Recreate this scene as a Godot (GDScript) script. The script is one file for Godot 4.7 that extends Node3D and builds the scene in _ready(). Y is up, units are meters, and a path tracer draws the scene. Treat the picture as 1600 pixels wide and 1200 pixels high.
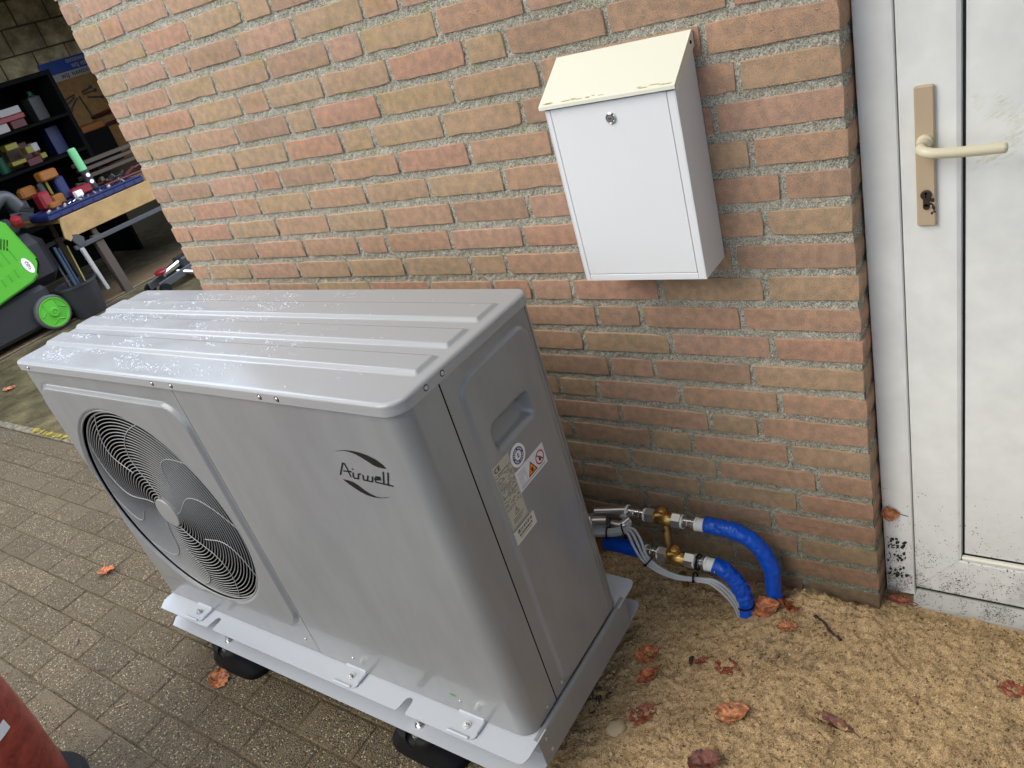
extends Node3D

const CU := 0.0667        # one brick course
const TOP := 1.27         # height of the top of course 0
var rng := RandomNumberGenerator.new()
var M := {}               # materials by name
var taken := {}

# ------------------------------------------------------------------ mesh building
class MB:
	var v := PackedVector3Array()
	var n := PackedVector3Array()
	var t := PackedVector2Array()
	var c := PackedColorArray()
	var i := PackedInt32Array()
	var col := Color(1, 1, 1)

	func vert(p: Vector3, nn: Vector3, uv := Vector2.ZERO) -> int:
		v.append(p); n.append(nn); t.append(uv); c.append(col)
		return v.size() - 1

	func itri(a: int, b: int, d: int) -> void:      # counter-clockwise seen from outside
		i.append(a); i.append(d); i.append(b)

	func tri(a: Vector3, b: Vector3, d: Vector3) -> void:
		var nn := (b - a).cross(d - a).normalized()
		itri(vert(a, nn), vert(b, nn), vert(d, nn))

	func quad(a: Vector3, b: Vector3, d: Vector3, e: Vector3, u0 := Vector2(0, 1), u1 := Vector2(1, 0)) -> void:
		var nn := (b - a).cross(d - a)
		if nn.length_squared() < 1e-16:
			nn = (d - a).cross(e - a)
		nn = nn.normalized()
		var k := vert(a, nn, u0)
		vert(b, nn, Vector2(u1.x, u0.y)); vert(d, nn, u1); vert(e, nn, Vector2(u0.x, u1.y))
		itri(k, k + 1, k + 2); itri(k, k + 2, k + 3)

	# box with chamfered edges; xf places it, size is full
	func box(size: Vector3, xf := Transform3D(), b := 0.0) -> void:
		var h := size / 2.0
		b = minf(b, minf(h.x, minf(h.y, h.z)) * 0.9)
		var ax := [Vector3.RIGHT, Vector3.UP, Vector3.BACK]
		for k in 3:
			for s in [-1.0, 1.0]:
				var w: Vector3 = ax[k] * s
				var u: Vector3 = ax[(k + 1) % 3]
				var q: Vector3 = w.cross(u)
				var hu: float = h[(k + 1) % 3] - b
				var hq: float = h[(k + 2) % 3] - b
				var o: Vector3 = w * h[k]
				quad(xf * (o - u * hu - q * hq), xf * (o + u * hu - q * hq), xf * (o + u * hu + q * hq), xf * (o - u * hu + q * hq))
		if b <= 0.0:
			return
		for k in 3:
			var a: Vector3 = ax[k]
			var u: Vector3 = ax[(k + 1) % 3]
			var q: Vector3 = ax[(k + 2) % 3]
			var ha: float = h[k] - b
			for su in [-1.0, 1.0]:
				for sq in [-1.0, 1.0]:
					var p1: Vector3 = u * su * h[(k + 1) % 3] + q * sq * (h[(k + 2) % 3] - b)
					var p2: Vector3 = u * su * (h[(k + 1) % 3] - b) + q * sq * h[(k + 2) % 3]
					if su * sq > 0:
						quad(xf * (p1 - a * ha), xf * (p2 - a * ha), xf * (p2 + a * ha), xf * (p1 + a * ha))
					else:
						quad(xf * (p2 - a * ha), xf * (p1 - a * ha), xf * (p1 + a * ha), xf * (p2 + a * ha))
		for sx in [-1.0, 1.0]:
			for sy in [-1.0, 1.0]:
				for sz in [-1.0, 1.0]:
					var s3 := Vector3(sx, sy, sz)
					var a1 := Vector3(h.x, h.y - b, h.z - b) * s3
					var a2 := Vector3(h.x - b, h.y, h.z - b) * s3
					var a3 := Vector3(h.x - b, h.y - b, h.z) * s3
					if sx * sy * sz > 0:
						tri(xf * a1, xf * a2, xf * a3)
					else:
						tri(xf * a1, xf * a3, xf * a2)

	func bx(lo: Vector3, hi: Vector3, b := 0.0) -> void:
		box(hi - lo, Transform3D(Basis(), (lo + hi) / 2.0), b)

	# a bar of rectangular section from a to e
	func bar(a: Vector3, e: Vector3, w: float, h: float, b := 0.0, up := Vector3.UP) -> void:
		var d := (e - a)
		var z := d.normalized()
		if absf(z.dot(up)) > 0.98:
			up = Vector3.RIGHT
		var x := up.cross(z).normalized()
		var y := z.cross(x)
		box(Vector3(w, h, d.length()), Transform3D(Basis(x, y, z), (a + e) / 2.0), b)

	# tube along points; r is a float or an array of radii
	func tube(pts: Array, r, sides := 8, caps := true, closed := false) -> void:
		var m := pts.size()
		var start := v.size()
		var prev := Vector3.ZERO
		for k in m:
			var a: Vector3 = pts[k]
			var t0: Vector3
			if closed:
				t0 = (pts[(k + 1) % m] - pts[(k - 1 + m) % m]).normalized()
			else:
				t0 = (pts[mini(k + 1, m - 1)] - pts[maxi(k - 1, 0)]).normalized()
			if prev == Vector3.ZERO:
				prev = t0.cross(Vector3.UP if absf(t0.y) < 0.9 else Vector3.RIGHT).normalized()
			prev = (prev - t0 * prev.dot(t0)).normalized()
			var bb := t0.cross(prev)
			var rr: float = r[k] if r is Array else r
			for s in sides:
				var an := TAU * s / sides
				var nn := prev * cos(an) + bb * sin(an)
				vert(a + nn * rr, nn, Vector2(float(s) / sides, float(k) / maxi(1, m - 1)))
		var rings := m if closed else m - 1
		for k in rings:
			var k2 := (k + 1) % m
			for s in sides:
				var s2 := (s + 1) % sides
				var p := start + k * sides
				var q := start + k2 * sides
				itri(p + s, p + s2, q + s2); itri(p + s, q + s2, q + s)
		if caps and not closed:
			for e in 2:
				var k := 0 if e == 0 else m - 1
				var dir: Vector3 = (pts[0] - pts[1]).normalized() if e == 0 else (pts[m - 1] - pts[m - 2]).normalized()
				var ctr := vert(pts[k], dir)
				var ring := []
				for s in sides:
					ring.append(vert(v[start + k * sides + s], dir))
				for s in sides:
					if e == 0:
						itri(ctr, ring[(s + 1) % sides], ring[s])
					else:
						itri(ctr, ring[s], ring[(s + 1) % sides])

	# profile of Vector2(radius, height along axis)
	func lathe(o: Vector3, axis: Vector3, prof: Array, seg := 24, smooth := false) -> void:
		var z := axis.normalized()
		var x := z.cross(Vector3.UP if absf(z.y) < 0.9 else Vector3.RIGHT).normalized()
		var y := z.cross(x)
		for k in prof.size() - 1:
			var a: Vector2 = prof[k]
			var e: Vector2 = prof[k + 1]
			var d := e - a
			if d.length() < 1e-7:
				continue
			var nr := Vector2(d.y, -d.x).normalized()
			var n0 := nr
			var n1 := nr
			if smooth:
				if k > 0:
					var d0: Vector2 = a - prof[k - 1]
					n0 = (nr + Vector2(d0.y, -d0.x).normalized()).normalized()
				if k < prof.size() - 2:
					var d1: Vector2 = prof[k + 2] - e
					n1 = (nr + Vector2(d1.y, -d1.x).normalized()).normalized()
			var st := v.size()
			for s in seg + 1:
				var an := TAU * s / seg
				var u := x * cos(an) + y * sin(an)
				vert(o + u * a.x + z * a.y, u * n0.x + z * n0.y, Vector2(float(s) / seg, float(k)))
				vert(o + u * e.x + z * e.y, u * n1.x + z * n1.y, Vector2(float(s) / seg, float(k + 1)))
			for s in seg:
				var p := st + s * 2
				if a.x > 1e-6:
					itri(p, p + 2, p + 1)
				if e.x > 1e-6:
					itri(p + 1, p + 2, p + 3)

	# flat polygon (2D, any winding) on a plane given by origin and axes, pushed out by depth
	func poly(pts: PackedVector2Array, o: Vector3, ux: Vector3, uy: Vector3, depth := 0.0) -> void:
		var p := pts
		if Geometry2D.is_polygon_clockwise(p):
			p.reverse()
		var w := ux.cross(uy).normalized()
		if depth < 0.0:
			o += w * depth
			depth = -depth
		var idx := Geometry2D.triangulate_polygon(p)
		var st := v.size()
		for q in p:
			vert(o + ux * q.x + uy * q.y + w * depth, w, q)
		for k in range(0, idx.size(), 3):
			var a := p[idx[k]]
			var b2 := p[idx[k + 1]]
			var d := p[idx[k + 2]]
			if (b2 - a).cross(d - a) > 0:
				itri(st + idx[k], st + idx[k + 1], st + idx[k + 2])
			else:
				itri(st + idx[k], st + idx[k + 2], st + idx[k + 1])
		if depth != 0.0:
			for k in p.size():
				var a := p[k]
				var b2 := p[(k + 1) % p.size()]
				var pa := o + ux * a.x + uy * a.y
				var pb := o + ux * b2.x + uy * b2.y
				quad(pa, pb, pb + w * depth, pa + w * depth)
			var st2 := v.size()
			for q in p:
				vert(o + ux * q.x + uy * q.y, -w, q)
			for k in range(0, idx.size(), 3):
				var a := p[idx[k]]
				var b2 := p[idx[k + 1]]
				var d := p[idx[k + 2]]
				if (b2 - a).cross(d - a) > 0:
					itri(st2 + idx[k], st2 + idx[k + 2], st2 + idx[k + 1])
				else:
					itri(st2 + idx[k], st2 + idx[k + 1], st2 + idx[k + 2])

	# relief: a grid over u (0..lu) and w (0..lw) lifted by hf(u, w); hole = Vector3(cu, cw, r)
	func relief(o: Vector3, ux: Vector3, uy: Vector3, lu: float, lw: float, step: float, hf: Callable, hole := Vector3.ZERO) -> void:
		var nu := int(ceil(lu / step))
		var nw := int(ceil(lw / step))
		var w := ux.cross(uy).normalized()
		var hs := PackedFloat32Array()
		var ps := PackedVector2Array()
		for b in nw + 1:
			for a in nu + 1:
				var q := Vector2(lu * a / nu, lw * b / nw)
				if hole.z > 0.0:
					var d := q - Vector2(hole.x, hole.y)
					var r := d.length()
					if r < hole.z and r > hole.z - step * 1.5:
						q = Vector2(hole.x, hole.y) + d / r * hole.z
				ps.append(q)
				hs.append(hf.call(q.x, q.y))
		var st := v.size()
		for b in nw + 1:
			for a in nu + 1:
				var k := b * (nu + 1) + a
				var a0 := maxi(a - 1, 0); var a1 := mini(a + 1, nu)
				var b0 := maxi(b - 1, 0); var b1 := mini(b + 1, nw)
				var dx := (hs[b * (nu + 1) + a1] - hs[b * (nu + 1) + a0]) / maxf(1e-5, (a1 - a0) * lu / nu)
				var dy := (hs[b1 * (nu + 1) + a] - hs[b0 * (nu + 1) + a]) / maxf(1e-5, (b1 - b0) * lw / nw)
				vert(o + ux * ps[k].x + uy * ps[k].y + w * hs[k], (w - ux * dx - uy * dy).normalized(), Vector2(ps[k].x / lu, 1.0 - ps[k].y / lw))
		var hc := Vector2(hole.x, hole.y)
		for b in nw:
			for a in nu:
				var k := b * (nu + 1) + a
				if hole.z > 0.0:
					var out := false
					for e in [k, k + 1, k + nu + 1, k + nu + 2]:
						if ps[e].distance_to(hc) > hole.z + 1e-4:
							out = true
					if not out:
						continue
				k += st
				itri(k, k + 1, k + nu + 2); itri(k, k + nu + 2, k + nu + 1)

	# smooth skin over rings of equal length, closed round each ring
	func loft(rings: Array) -> void:
		var m: int = rings[0].size()
		var st := v.size()
		for a in rings.size():
			for b in m:
				var du: Vector3 = rings[a][(b + 1) % m] - rings[a][(b + m - 1) % m]
				var dv: Vector3 = rings[mini(a + 1, rings.size() - 1)][b] - rings[maxi(a - 1, 0)][b]
				var nn := du.cross(dv)
				if nn.length_squared() < 1e-14: nn = dv if a > 0 else -dv
				vert(rings[a][b], nn.normalized())
		for a in rings.size() - 1:
			for b in m:
				var p := st + a * m + b
				var q := st + a * m + (b + 1) % m
				itri(p, q, q + m); itri(p, q + m, p + m)

	func mesh() -> ArrayMesh:
		var arr := []
		arr.resize(Mesh.ARRAY_MAX)
		arr[Mesh.ARRAY_VERTEX] = v
		arr[Mesh.ARRAY_NORMAL] = n
		arr[Mesh.ARRAY_TEX_UV] = t
		arr[Mesh.ARRAY_COLOR] = c
		arr[Mesh.ARRAY_INDEX] = i
		var m := ArrayMesh.new()
		m.add_surface_from_arrays(Mesh.PRIMITIVE_TRIANGLES, arr)
		return m

# ------------------------------------------------------------------ nodes
func numbered(called: String) -> String:
	if not taken.has(called):
		taken[called] = 0
		return called
	taken[called] += 1
	return "%s_%03d" % [called, taken[called]]

func thing(called: String, label: String, category: String, at := Vector3.ZERO, group := "", kind := "") -> Node3D:
	var o := Node3D.new()
	o.name = numbered(called)
	add_child(o)
	o.position = at
	meta(o, label, category, group, kind)
	return o

func meta(o: Node, label := "", category := "", group := "", kind := "") -> void:
	if label: o.set_meta("label", label)
	if category: o.set_meta("category", category)
	if group: o.set_meta("group", group)
	if kind: o.set_meta("kind", kind)

# commit a builder as one mesh; under a thing its vertices are given in world space unless local
func part(called: String, mb: MB, mat: Material, parent: Node3D, local := false) -> MeshInstance3D:
	var o := MeshInstance3D.new()
	o.mesh = mb.mesh()
	o.material_override = mat
	o.name = called
	parent.add_child(o, true)
	if not local and parent != self:
		var g := Vector3.ZERO
		var q: Node = parent
		while q != self:
			g += (q as Node3D).position
			q = q.get_parent()
		o.position = -g
	return o

func solo(called: String, mb: MB, mat: Material, label: String, category: String, group := "", kind := "") -> MeshInstance3D:
	var o := MeshInstance3D.new()
	o.mesh = mb.mesh()
	o.material_override = mat
	o.name = numbered(called)
	add_child(o)
	meta(o, label, category, group, kind)
	return o

func copy_part(src: MeshInstance3D, called: String, parent: Node3D, off: Vector3) -> MeshInstance3D:
	var o := src.duplicate() as MeshInstance3D
	o.name = called
	parent.add_child(o, true)
	o.position = src.position + off
	return o

func text_part(called: String, txt: String, height: float, mat: Material, parent: Node3D, at: Vector3, ux: Vector3, uy: Vector3, stretch := 1.0, bold := true) -> void:
	var tm := TextMesh.new()
	tm.text = txt
	var f := SystemFont.new()
	f.font_names = PackedStringArray(["Droid Sans"])
	if bold: f.font_weight = 700
	tm.font = f
	tm.font_size = 32
	tm.pixel_size = height / 24.0
	tm.depth = 0.0004
	var o := MeshInstance3D.new()
	o.mesh = tm
	o.material_override = mat
	o.name = called
	parent.add_child(o, true)
	o.transform = Transform3D(Basis(ux * stretch, uy, ux.cross(uy)), at - parent.position)

# ------------------------------------------------------------------ textures
func noise(kind: int, freq: float, sd: int, oct := 1, gain := 0.5) -> FastNoiseLite:
	var f := FastNoiseLite.new()
	f.noise_type = kind
	f.frequency = freq
	f.seed = sd
	if oct > 1:
		f.fractal_type = FastNoiseLite.FRACTAL_FBM
		f.fractal_octaves = oct
		f.fractal_gain = gain
	else:
		f.fractal_type = FastNoiseLite.FRACTAL_NONE
	return f

func seamless(f: FastNoiseLite, size: int) -> PackedByteArray:
	var im := f.get_seamless_image(size, size)
	im.convert(Image.FORMAT_L8)
	return im.get_data()

func tex(im: Image) -> ImageTexture:
	return ImageTexture.create_from_image(im)

# grey layers -> rgb through a function of up to three bytes
func paint(size: int, layers: Array, fn: Callable) -> Image:
	var data := PackedByteArray()
	data.resize(size * size * 3)
	var l0: PackedByteArray = layers[0]
	var l1: PackedByteArray = layers[1]
	var l2: PackedByteArray = layers[2]
	var k := 0
	for q in size * size:
		var c: Color = fn.call(l0[q] / 255.0, l1[q] / 255.0, l2[q] / 255.0)
		data[k] = int(clampf(c.r, 0, 1) * 255); data[k + 1] = int(clampf(c.g, 0, 1) * 255); data[k + 2] = int(clampf(c.b, 0, 1) * 255)
		k += 3
	return Image.create_from_data(size, size, false, Image.FORMAT_RGB8, data)

func bump(layer: PackedByteArray, size: int, scale: float) -> ImageTexture:
	var im := Image.create_from_data(size, size, false, Image.FORMAT_L8, layer)
	im.convert(Image.FORMAT_RGBA8)
	im.bump_map_to_normal_map(scale)
	return tex(im)

func lin(r: float, g: float, b: float) -> Color:
	return Color(r, g, b).linear_to_srgb()

func mat(called: String, c: Color, rough := 0.6, metal := 0.0, spec := 0.5) -> StandardMaterial3D:
	var m := StandardMaterial3D.new()
	m.resource_name = called
	m.albedo_color = c
	m.roughness = rough
	m.metallic = metal
	m.metallic_specular = spec
	M[called] = m
	return m

func tri_tex(m: StandardMaterial3D, t: Texture2D, nrm: Texture2D, per_metre: float, offset := Vector3.ZERO, nscale := 1.0) -> StandardMaterial3D:
	m.albedo_texture = t
	m.uv1_triplanar = true
	m.uv1_world_triplanar = true
	m.uv1_scale = Vector3.ONE * per_metre
	m.uv1_offset = offset
	if nrm:
		m.normal_enabled = true
		m.normal_texture = nrm
		m.normal_scale = nscale
	return m

func make_materials() -> void:
	var S := 1024
	# --- brick: sandy grain with pits and soft patches
	var grain := seamless(noise(FastNoiseLite.TYPE_SIMPLEX, 0.16, 3, 3, 0.65), S)
	var patch := seamless(noise(FastNoiseLite.TYPE_SIMPLEX_SMOOTH, 0.012, 5, 4, 0.55), S)
	var pits := seamless(noise(FastNoiseLite.TYPE_SIMPLEX, 0.07, 9, 2, 0.6), S)
	var brick_im := paint(S, [grain, patch, pits], func(g: float, p: float, q: float) -> Color:
		var s := 0.88 + (g - 0.5) * 0.40 + (p - 0.5) * 0.16
		if q > 0.78: s -= (q - 0.78) * 1.3
		if g > 0.72: s += (g - 0.72) * 0.5
		var w := (p - 0.5) * 0.07
		return Color(s + w, s, s - w * 0.9))
	var brick_t := tex(brick_im)
	var brick_h := PackedByteArray()
	brick_h.resize(S * S)
	for k in S * S:
		brick_h[k] = clampi(int(grain[k] * 0.6 + patch[k] * 0.3 + (20 - maxi(0, int(pits[k]) - 185) * 2)), 0, 255)
	var brick_n := bump(brick_h, S, 5.0)
	var tones := [Color(0.415, 0.272, 0.183), Color(0.415, 0.28, 0.185), Color(0.405, 0.288, 0.185), Color(0.405, 0.295, 0.185), Color(0.425, 0.262, 0.18), Color(0.365, 0.25, 0.17), Color(0.395, 0.29, 0.185), Color(0.43, 0.285, 0.20)]
	for k in tones.size():
		var m := mat("brick%d" % k, lin(tones[k].r * 1.50, tones[k].g * 1.45, tones[k].b * 1.49) , 0.93, 0.0, 0.3)
		tri_tex(m, brick_t, brick_n, 3.0, Vector3(0.13 * k, 0.37 * k, 0.21 * k), 1.0)
		m.vertex_color_use_as_albedo = true
	# --- mortar: coarse washed sand
	var sandg := seamless(noise(FastNoiseLite.TYPE_SIMPLEX, 0.085, 21, 3, 0.75), S)
	var cell := noise(FastNoiseLite.TYPE_CELLULAR, 0.08, 23)
	cell.cellular_return_type = FastNoiseLite.RETURN_CELL_VALUE
	cell.cellular_jitter = 1.0
	var cells := seamless(cell, S)
	var mortar_im := paint(S, [sandg, patch, cells], func(g: float, p: float, q: float) -> Color:
		var s := 0.84 + (g - 0.5) * 0.75 + (q - 0.5) * 0.2 + (p - 0.5) * 0.1
		return Color(s, s * 0.985, s * 0.95))
	var mor := mat("mortar", lin(0.65, 0.635, 0.565), 0.97, 0.0, 0.2)
	tri_tex(mor, tex(mortar_im), bump(sandg, S, 8.0), 2.4, Vector3.ZERO, 1.0)
	mor.vertex_color_use_as_albedo = true
	# --- paver: exposed aggregate, pale stones in grey brown paste
	var fine := noise(FastNoiseLite.TYPE_CELLULAR, 0.15, 31)
	fine.cellular_return_type = FastNoiseLite.RETURN_CELL_VALUE
	var fcell := seamless(fine, S)
	var fd := noise(FastNoiseLite.TYPE_CELLULAR, 0.15, 31)
	fd.cellular_return_type = FastNoiseLite.RETURN_DISTANCE
	var fdist := seamless(fd, S)
	var pav_im := paint(S, [fcell, sandg, fdist], func(q: float, g: float, d: float) -> Color:
		var s := 0.385 + (g - 0.5) * 0.26 + (0.5 - d) * 0.08
		var c := Color(s * 1.06, s, s * 0.86)
		var e := clampf((0.60 - d) * 5.0, 0.0, 1.0)
		if q > 0.945: c = c.lerp(Color(0.78, 0.74, 0.64) * (0.75 + g * 0.4), e)
		elif q > 0.82: c = c.lerp(Color(0.52, 0.47, 0.37), e * 0.8)
		elif q < 0.14: c = c.lerp(Color(0.24, 0.21, 0.18), e)
		elif q < 0.26: c = c.lerp(Color(0.46, 0.36, 0.28), e * 0.8)
		return c)
	var pav_t := tex(pav_im)
	var ph := PackedByteArray()
	ph.resize(S * S)
	for k in S * S:
		ph[k] = clampi(int((255 - fdist[k]) * 0.6 + sandg[k] * 0.4), 0, 255)
	var pav_n := bump(ph, S, 10.0)
	for k in 4:
		var f: float = [1.0, 0.96, 1.03, 0.985][k]
		var m := mat("paver%d" % k, Color(0.89 * f, 0.845 * f, 0.785 * f), 0.82, 0.0, 0.4)
		tri_tex(m, pav_t, pav_n, 1.55, Vector3(0.21 * k, 0.0, 0.47 * k), 1.0)
		m.vertex_color_use_as_albedo = true
	# --- sand
	var sand_im := paint(S, [sandg, patch, cells], func(g: float, p: float, q: float) -> Color:
		var s := 0.85 + (g - 0.5) * 0.8 + (q - 0.5) * 0.16 + (p - 0.5) * 0.25
		if q > 0.97: s += 0.3
		if q < 0.05: s -= 0.3
		return Color(s, s * 0.985, s * 0.96))
	var sd := mat("sand", lin(0.69, 0.49, 0.275), 0.96, 0.0, 0.25)
	tri_tex(sd, tex(sand_im), bump(sandg, S, 7.0), 3.1, Vector3.ZERO, 1.0)
	sd.vertex_color_use_as_albedo = true
	# --- concrete apron, stained
	var con_im := paint(S, [sandg, patch, cells], func(g: float, p: float, q: float) -> Color:
		var s := 0.68 + (g - 0.5) * 0.12 + (p - 0.5) * 0.42 + (q - 0.5) * 0.05
		return Color(s * 1.03, s, s * 0.9))
	var con_t := tex(con_im)
	tri_tex(mat("concrete", lin(0.20, 0.165, 0.10), 0.6, 0.0, 0.4), con_t, bump(sandg, S, 2.0), 0.35)
	tri_tex(mat("garage_concrete", lin(0.26, 0.23, 0.17), 0.7), con_t, null, 0.6)
	tri_tex(mat("kerb", lin(0.36, 0.33, 0.27), 0.85), con_t, bump(sandg, S, 5.0), 1.7)
	tri_tex(mat("yellow_paint", lin(0.55, 0.44, 0.06), 0.8), con_t, null, 2.7)
	tri_tex(mat("block", lin(0.85, 0.76, 0.56), 0.85), con_t, null, 0.35, Vector3(0.3, 0.1, 0.2))
	tri_tex(mat("render_wall", lin(0.30, 0.26, 0.21), 0.95), con_t, null, 0.8)
	mat("pale_render", lin(0.50, 0.53, 0.56), 0.95)
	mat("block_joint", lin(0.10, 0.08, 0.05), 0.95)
	mat("soil", lin(0.05, 0.042, 0.03), 1.0)
	mat("dark", lin(0.006, 0.006, 0.006), 0.9, 0.0, 0.2)
	# --- timber and boards
	var wood_n := noise(FastNoiseLite.TYPE_SIMPLEX, 0.02, 41, 4, 0.6)
	var wood := seamless(wood_n, 512)
	var wim := paint(512, [wood, wood, wood], func(g: float, _p: float, _q: float) -> Color:
		var r := fposmod(g * 9.0, 1.0)
		var s := 0.82 + (r - 0.5) * 0.07 + (g - 0.5) * 0.16
		return Color(s, s * 0.97, s * 0.9))
	var wt := tex(wim)
	tri_tex(mat("plywood", lin(0.52, 0.34, 0.15), 0.7), wt, null, 0.5)
	tri_tex(mat("tool_board", lin(0.40, 0.23, 0.09), 0.8), wt, null, 1.0)
	tri_tex(mat("sill_wood", lin(0.22, 0.15, 0.09), 0.8), wt, null, 1.5)
	# --- metal paints
	var smear := seamless(noise(FastNoiseLite.TYPE_SIMPLEX_SMOOTH, 0.01, 51, 4, 0.6), 512)
	var rim := paint(512, [smear, smear, smear], func(g: float, _p: float, _q: float) -> Color:
		var s := 0.55 + (g - 0.5) * 0.34
		return Color(s, s, s))
	var rt := tex(rim)
	var casing := mat("casing", lin(0.258, 0.263, 0.267), 0.30, 0.0, 0.5)
	var film := paint(512, [smear, smear, smear], func(g: float, _p: float, _q: float) -> Color:
		var s := 0.985 + (g - 0.5) * 0.07
		return Color(s, s, s))
	casing.albedo_texture = tex(film)
	casing.uv1_triplanar = true; casing.uv1_world_triplanar = true; casing.uv1_scale = Vector3(2.2, 0.7, 2.2)
	casing.clearcoat_enabled = true; casing.clearcoat = 0.35; casing.clearcoat_roughness = 0.06
	var cover := mat("cover", lin(0.345, 0.348, 0.352), 0.42, 0.0, 0.5)
	cover.roughness_texture = rt
	cover.uv1_triplanar = true; cover.uv1_world_triplanar = true; cover.uv1_scale = Vector3(0.8, 1.0, 2.2)
	mat("wet_film", lin(0.36, 0.36, 0.36), 0.12)
	var frame := mat("frame_paint", lin(0.45, 0.47, 0.50), 0.28, 0.0, 0.5)
	mat("frame_grey", lin(0.24, 0.24, 0.235), 0.4, 0.0, 0.5)
	mat("spoke", lin(0.34, 0.34, 0.345), 0.3, 0.0, 0.5)
	mat("guard", lin(0.26, 0.26, 0.256), 0.35, 0.0, 0.5)
	mat("fan_grey", lin(0.03, 0.031, 0.032), 0.7, 0.0, 0.2)
	mat("duct", lin(0.03, 0.03, 0.031), 0.8, 0.0, 0.2)
	mat("zinc", lin(0.62, 0.62, 0.61), 0.28, 0.9)
	mat("steel", lin(0.55, 0.54, 0.52), 0.3, 1.0)
	mat("chrome", lin(0.66, 0.66, 0.66), 0.14, 1.0)
	mat("brass", lin(0.58, 0.37, 0.12), 0.3, 1.0)
	mat("old_brass", lin(0.34, 0.21, 0.07), 0.45, 0.8)
	mat("rubber", lin(0.006, 0.006, 0.0065), 0.65, 0.0, 0.3)
	mat("ink", lin(0.008, 0.008, 0.010), 0.4)
	mat("white_print", lin(0.78, 0.78, 0.78), 0.6)
	mat("mud_black", lin(0.022, 0.018, 0.014), 0.8)
	mat("green_mark", lin(0.10, 0.36, 0.10), 0.7)
	# --- white goods
	var wl := mat("letter_white", lin(0.76, 0.77, 0.79), 0.38)
	wl.roughness_texture = null
	mat("letter_lid", lin(0.76, 0.76, 0.65), 0.5)
	mat("lid_rust", lin(0.45, 0.33, 0.10), 0.8)
	mat("upvc", lin(0.88, 0.90, 0.91), 0.35)
	mat("upvc_frame", lin(0.88, 0.895, 0.91), 0.4)
	mat("sill_grey", lin(0.50, 0.50, 0.48), 0.5)
	mat("upvc_bead", lin(0.74, 0.72, 0.62), 0.45)
	mat("seal", lin(0.015, 0.015, 0.015), 0.7)
	mat("plate_beige", lin(0.50, 0.39, 0.26), 0.45)
	mat("lever_cream", lin(0.70, 0.64, 0.46), 0.35)
	mat("cylinder_bronze", lin(0.10, 0.075, 0.06), 0.35, 0.8)
	mat("mud", lin(0.13, 0.105, 0.075), 0.9).vertex_color_use_as_albedo = true
	mat("rust", lin(0.20, 0.09, 0.03), 0.9)
	var tape := mat("blue_tape", lin(0.002, 0.075, 0.50), 0.3, 0.0, 0.4)
	tape.clearcoat_enabled = true; tape.clearcoat = 0.1; tape.clearcoat_roughness = 0.15
	mat("white_sleeve", lin(0.78, 0.78, 0.76), 0.5)
	mat("cable_grey", lin(0.42, 0.43, 0.44), 0.45)
	# --- leaves: veined, mottled
	var lf := paint(512, [smear, wood, smear], func(g: float, h: float, _q: float) -> Color:
		var s := 0.84 + (g - 0.5) * 0.6 + (h - 0.5) * 0.4
		return Color(s, s * (0.92 + (h - 0.5) * 0.3), s * 0.9))
	var lt := tex(lf)
	var leafc := [Color(0.62, 0.23, 0.09), Color(0.42, 0.14, 0.075), Color(0.68, 0.28, 0.11), Color(0.22, 0.085, 0.06), Color(0.72, 0.34, 0.16)]
	for k in leafc.size():
		var m := mat("leaf%d" % k, lin(leafc[k].r, leafc[k].g, leafc[k].b), 0.65)
		m.albedo_texture = lt
		m.uv1_scale = Vector3(0.45, 0.45, 1)
		m.uv1_offset = Vector3(0.2 * k, 0.13 * k, 0)
		m.vertex_color_use_as_albedo = true
		m.backlight_enabled = true; m.backlight = lin(0.06, 0.02, 0.005)
	mat("twig", lin(0.045, 0.022, 0.022), 0.85)
	mat("stone", lin(0.40, 0.31, 0.19), 0.95)
	# --- garage colours
	mat("mower_green", lin(0.085, 0.36, 0.03), 0.35)
	mat("black_plastic", lin(0.018, 0.018, 0.019), 0.45)
	mat("grey_plastic", lin(0.05, 0.05, 0.052), 0.5)
	mat("tyre_grey", lin(0.07, 0.065, 0.062), 0.7)
	mat("red_paint", lin(0.20, 0.010, 0.016), 0.4)
	mat("dark_red", lin(0.07, 0.008, 0.008), 0.5)
	mat("orange", lin(0.22, 0.075, 0.008), 0.5)
	mat("yellow", lin(0.20, 0.17, 0.014), 0.5)
	mat("pale_green", lin(0.16, 0.48, 0.20), 0.5)
	mat("bottle_green", lin(0.02, 0.10, 0.05), 0.4)
	mat("case_blue", lin(0.010, 0.016, 0.075), 0.45)
	mat("pipe_blue", lin(0.012, 0.03, 0.055), 0.5)
	mat("sign_blue", lin(0.008, 0.05, 0.24), 0.5)
	mat("rusty_steel", lin(0.085, 0.062, 0.045), 0.8, 0.3)
	mat("white_board", lin(0.33, 0.31, 0.29), 0.6)
	# --- red cylinder paint, worn
	var rp := paint(512, [smear, wood, smear], func(g: float, h: float, _q: float) -> Color:
		if g > 0.74: return Color(0.62, 0.42, 0.38)
		var s := 0.8 + (h - 0.5) * 0.4
		return Color(s, s, s))
	var rc := mat("worn_red", lin(0.50, 0.085, 0.055), 0.38)
	tri_tex(rc, tex(rp), null, 2.2)

func rect(d: PackedByteArray, w: int, x0: int, y0: int, x1: int, y1: int, c: Color) -> void:
	var r := int(c.r * 255); var g := int(c.g * 255); var b := int(c.b * 255)
	for y in range(maxi(0, y0), y1):
		for x in range(maxi(0, x0), mini(w, x1)):
			var k := (y * w + x) * 3
			d[k] = r; d[k + 1] = g; d[k + 2] = b

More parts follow.
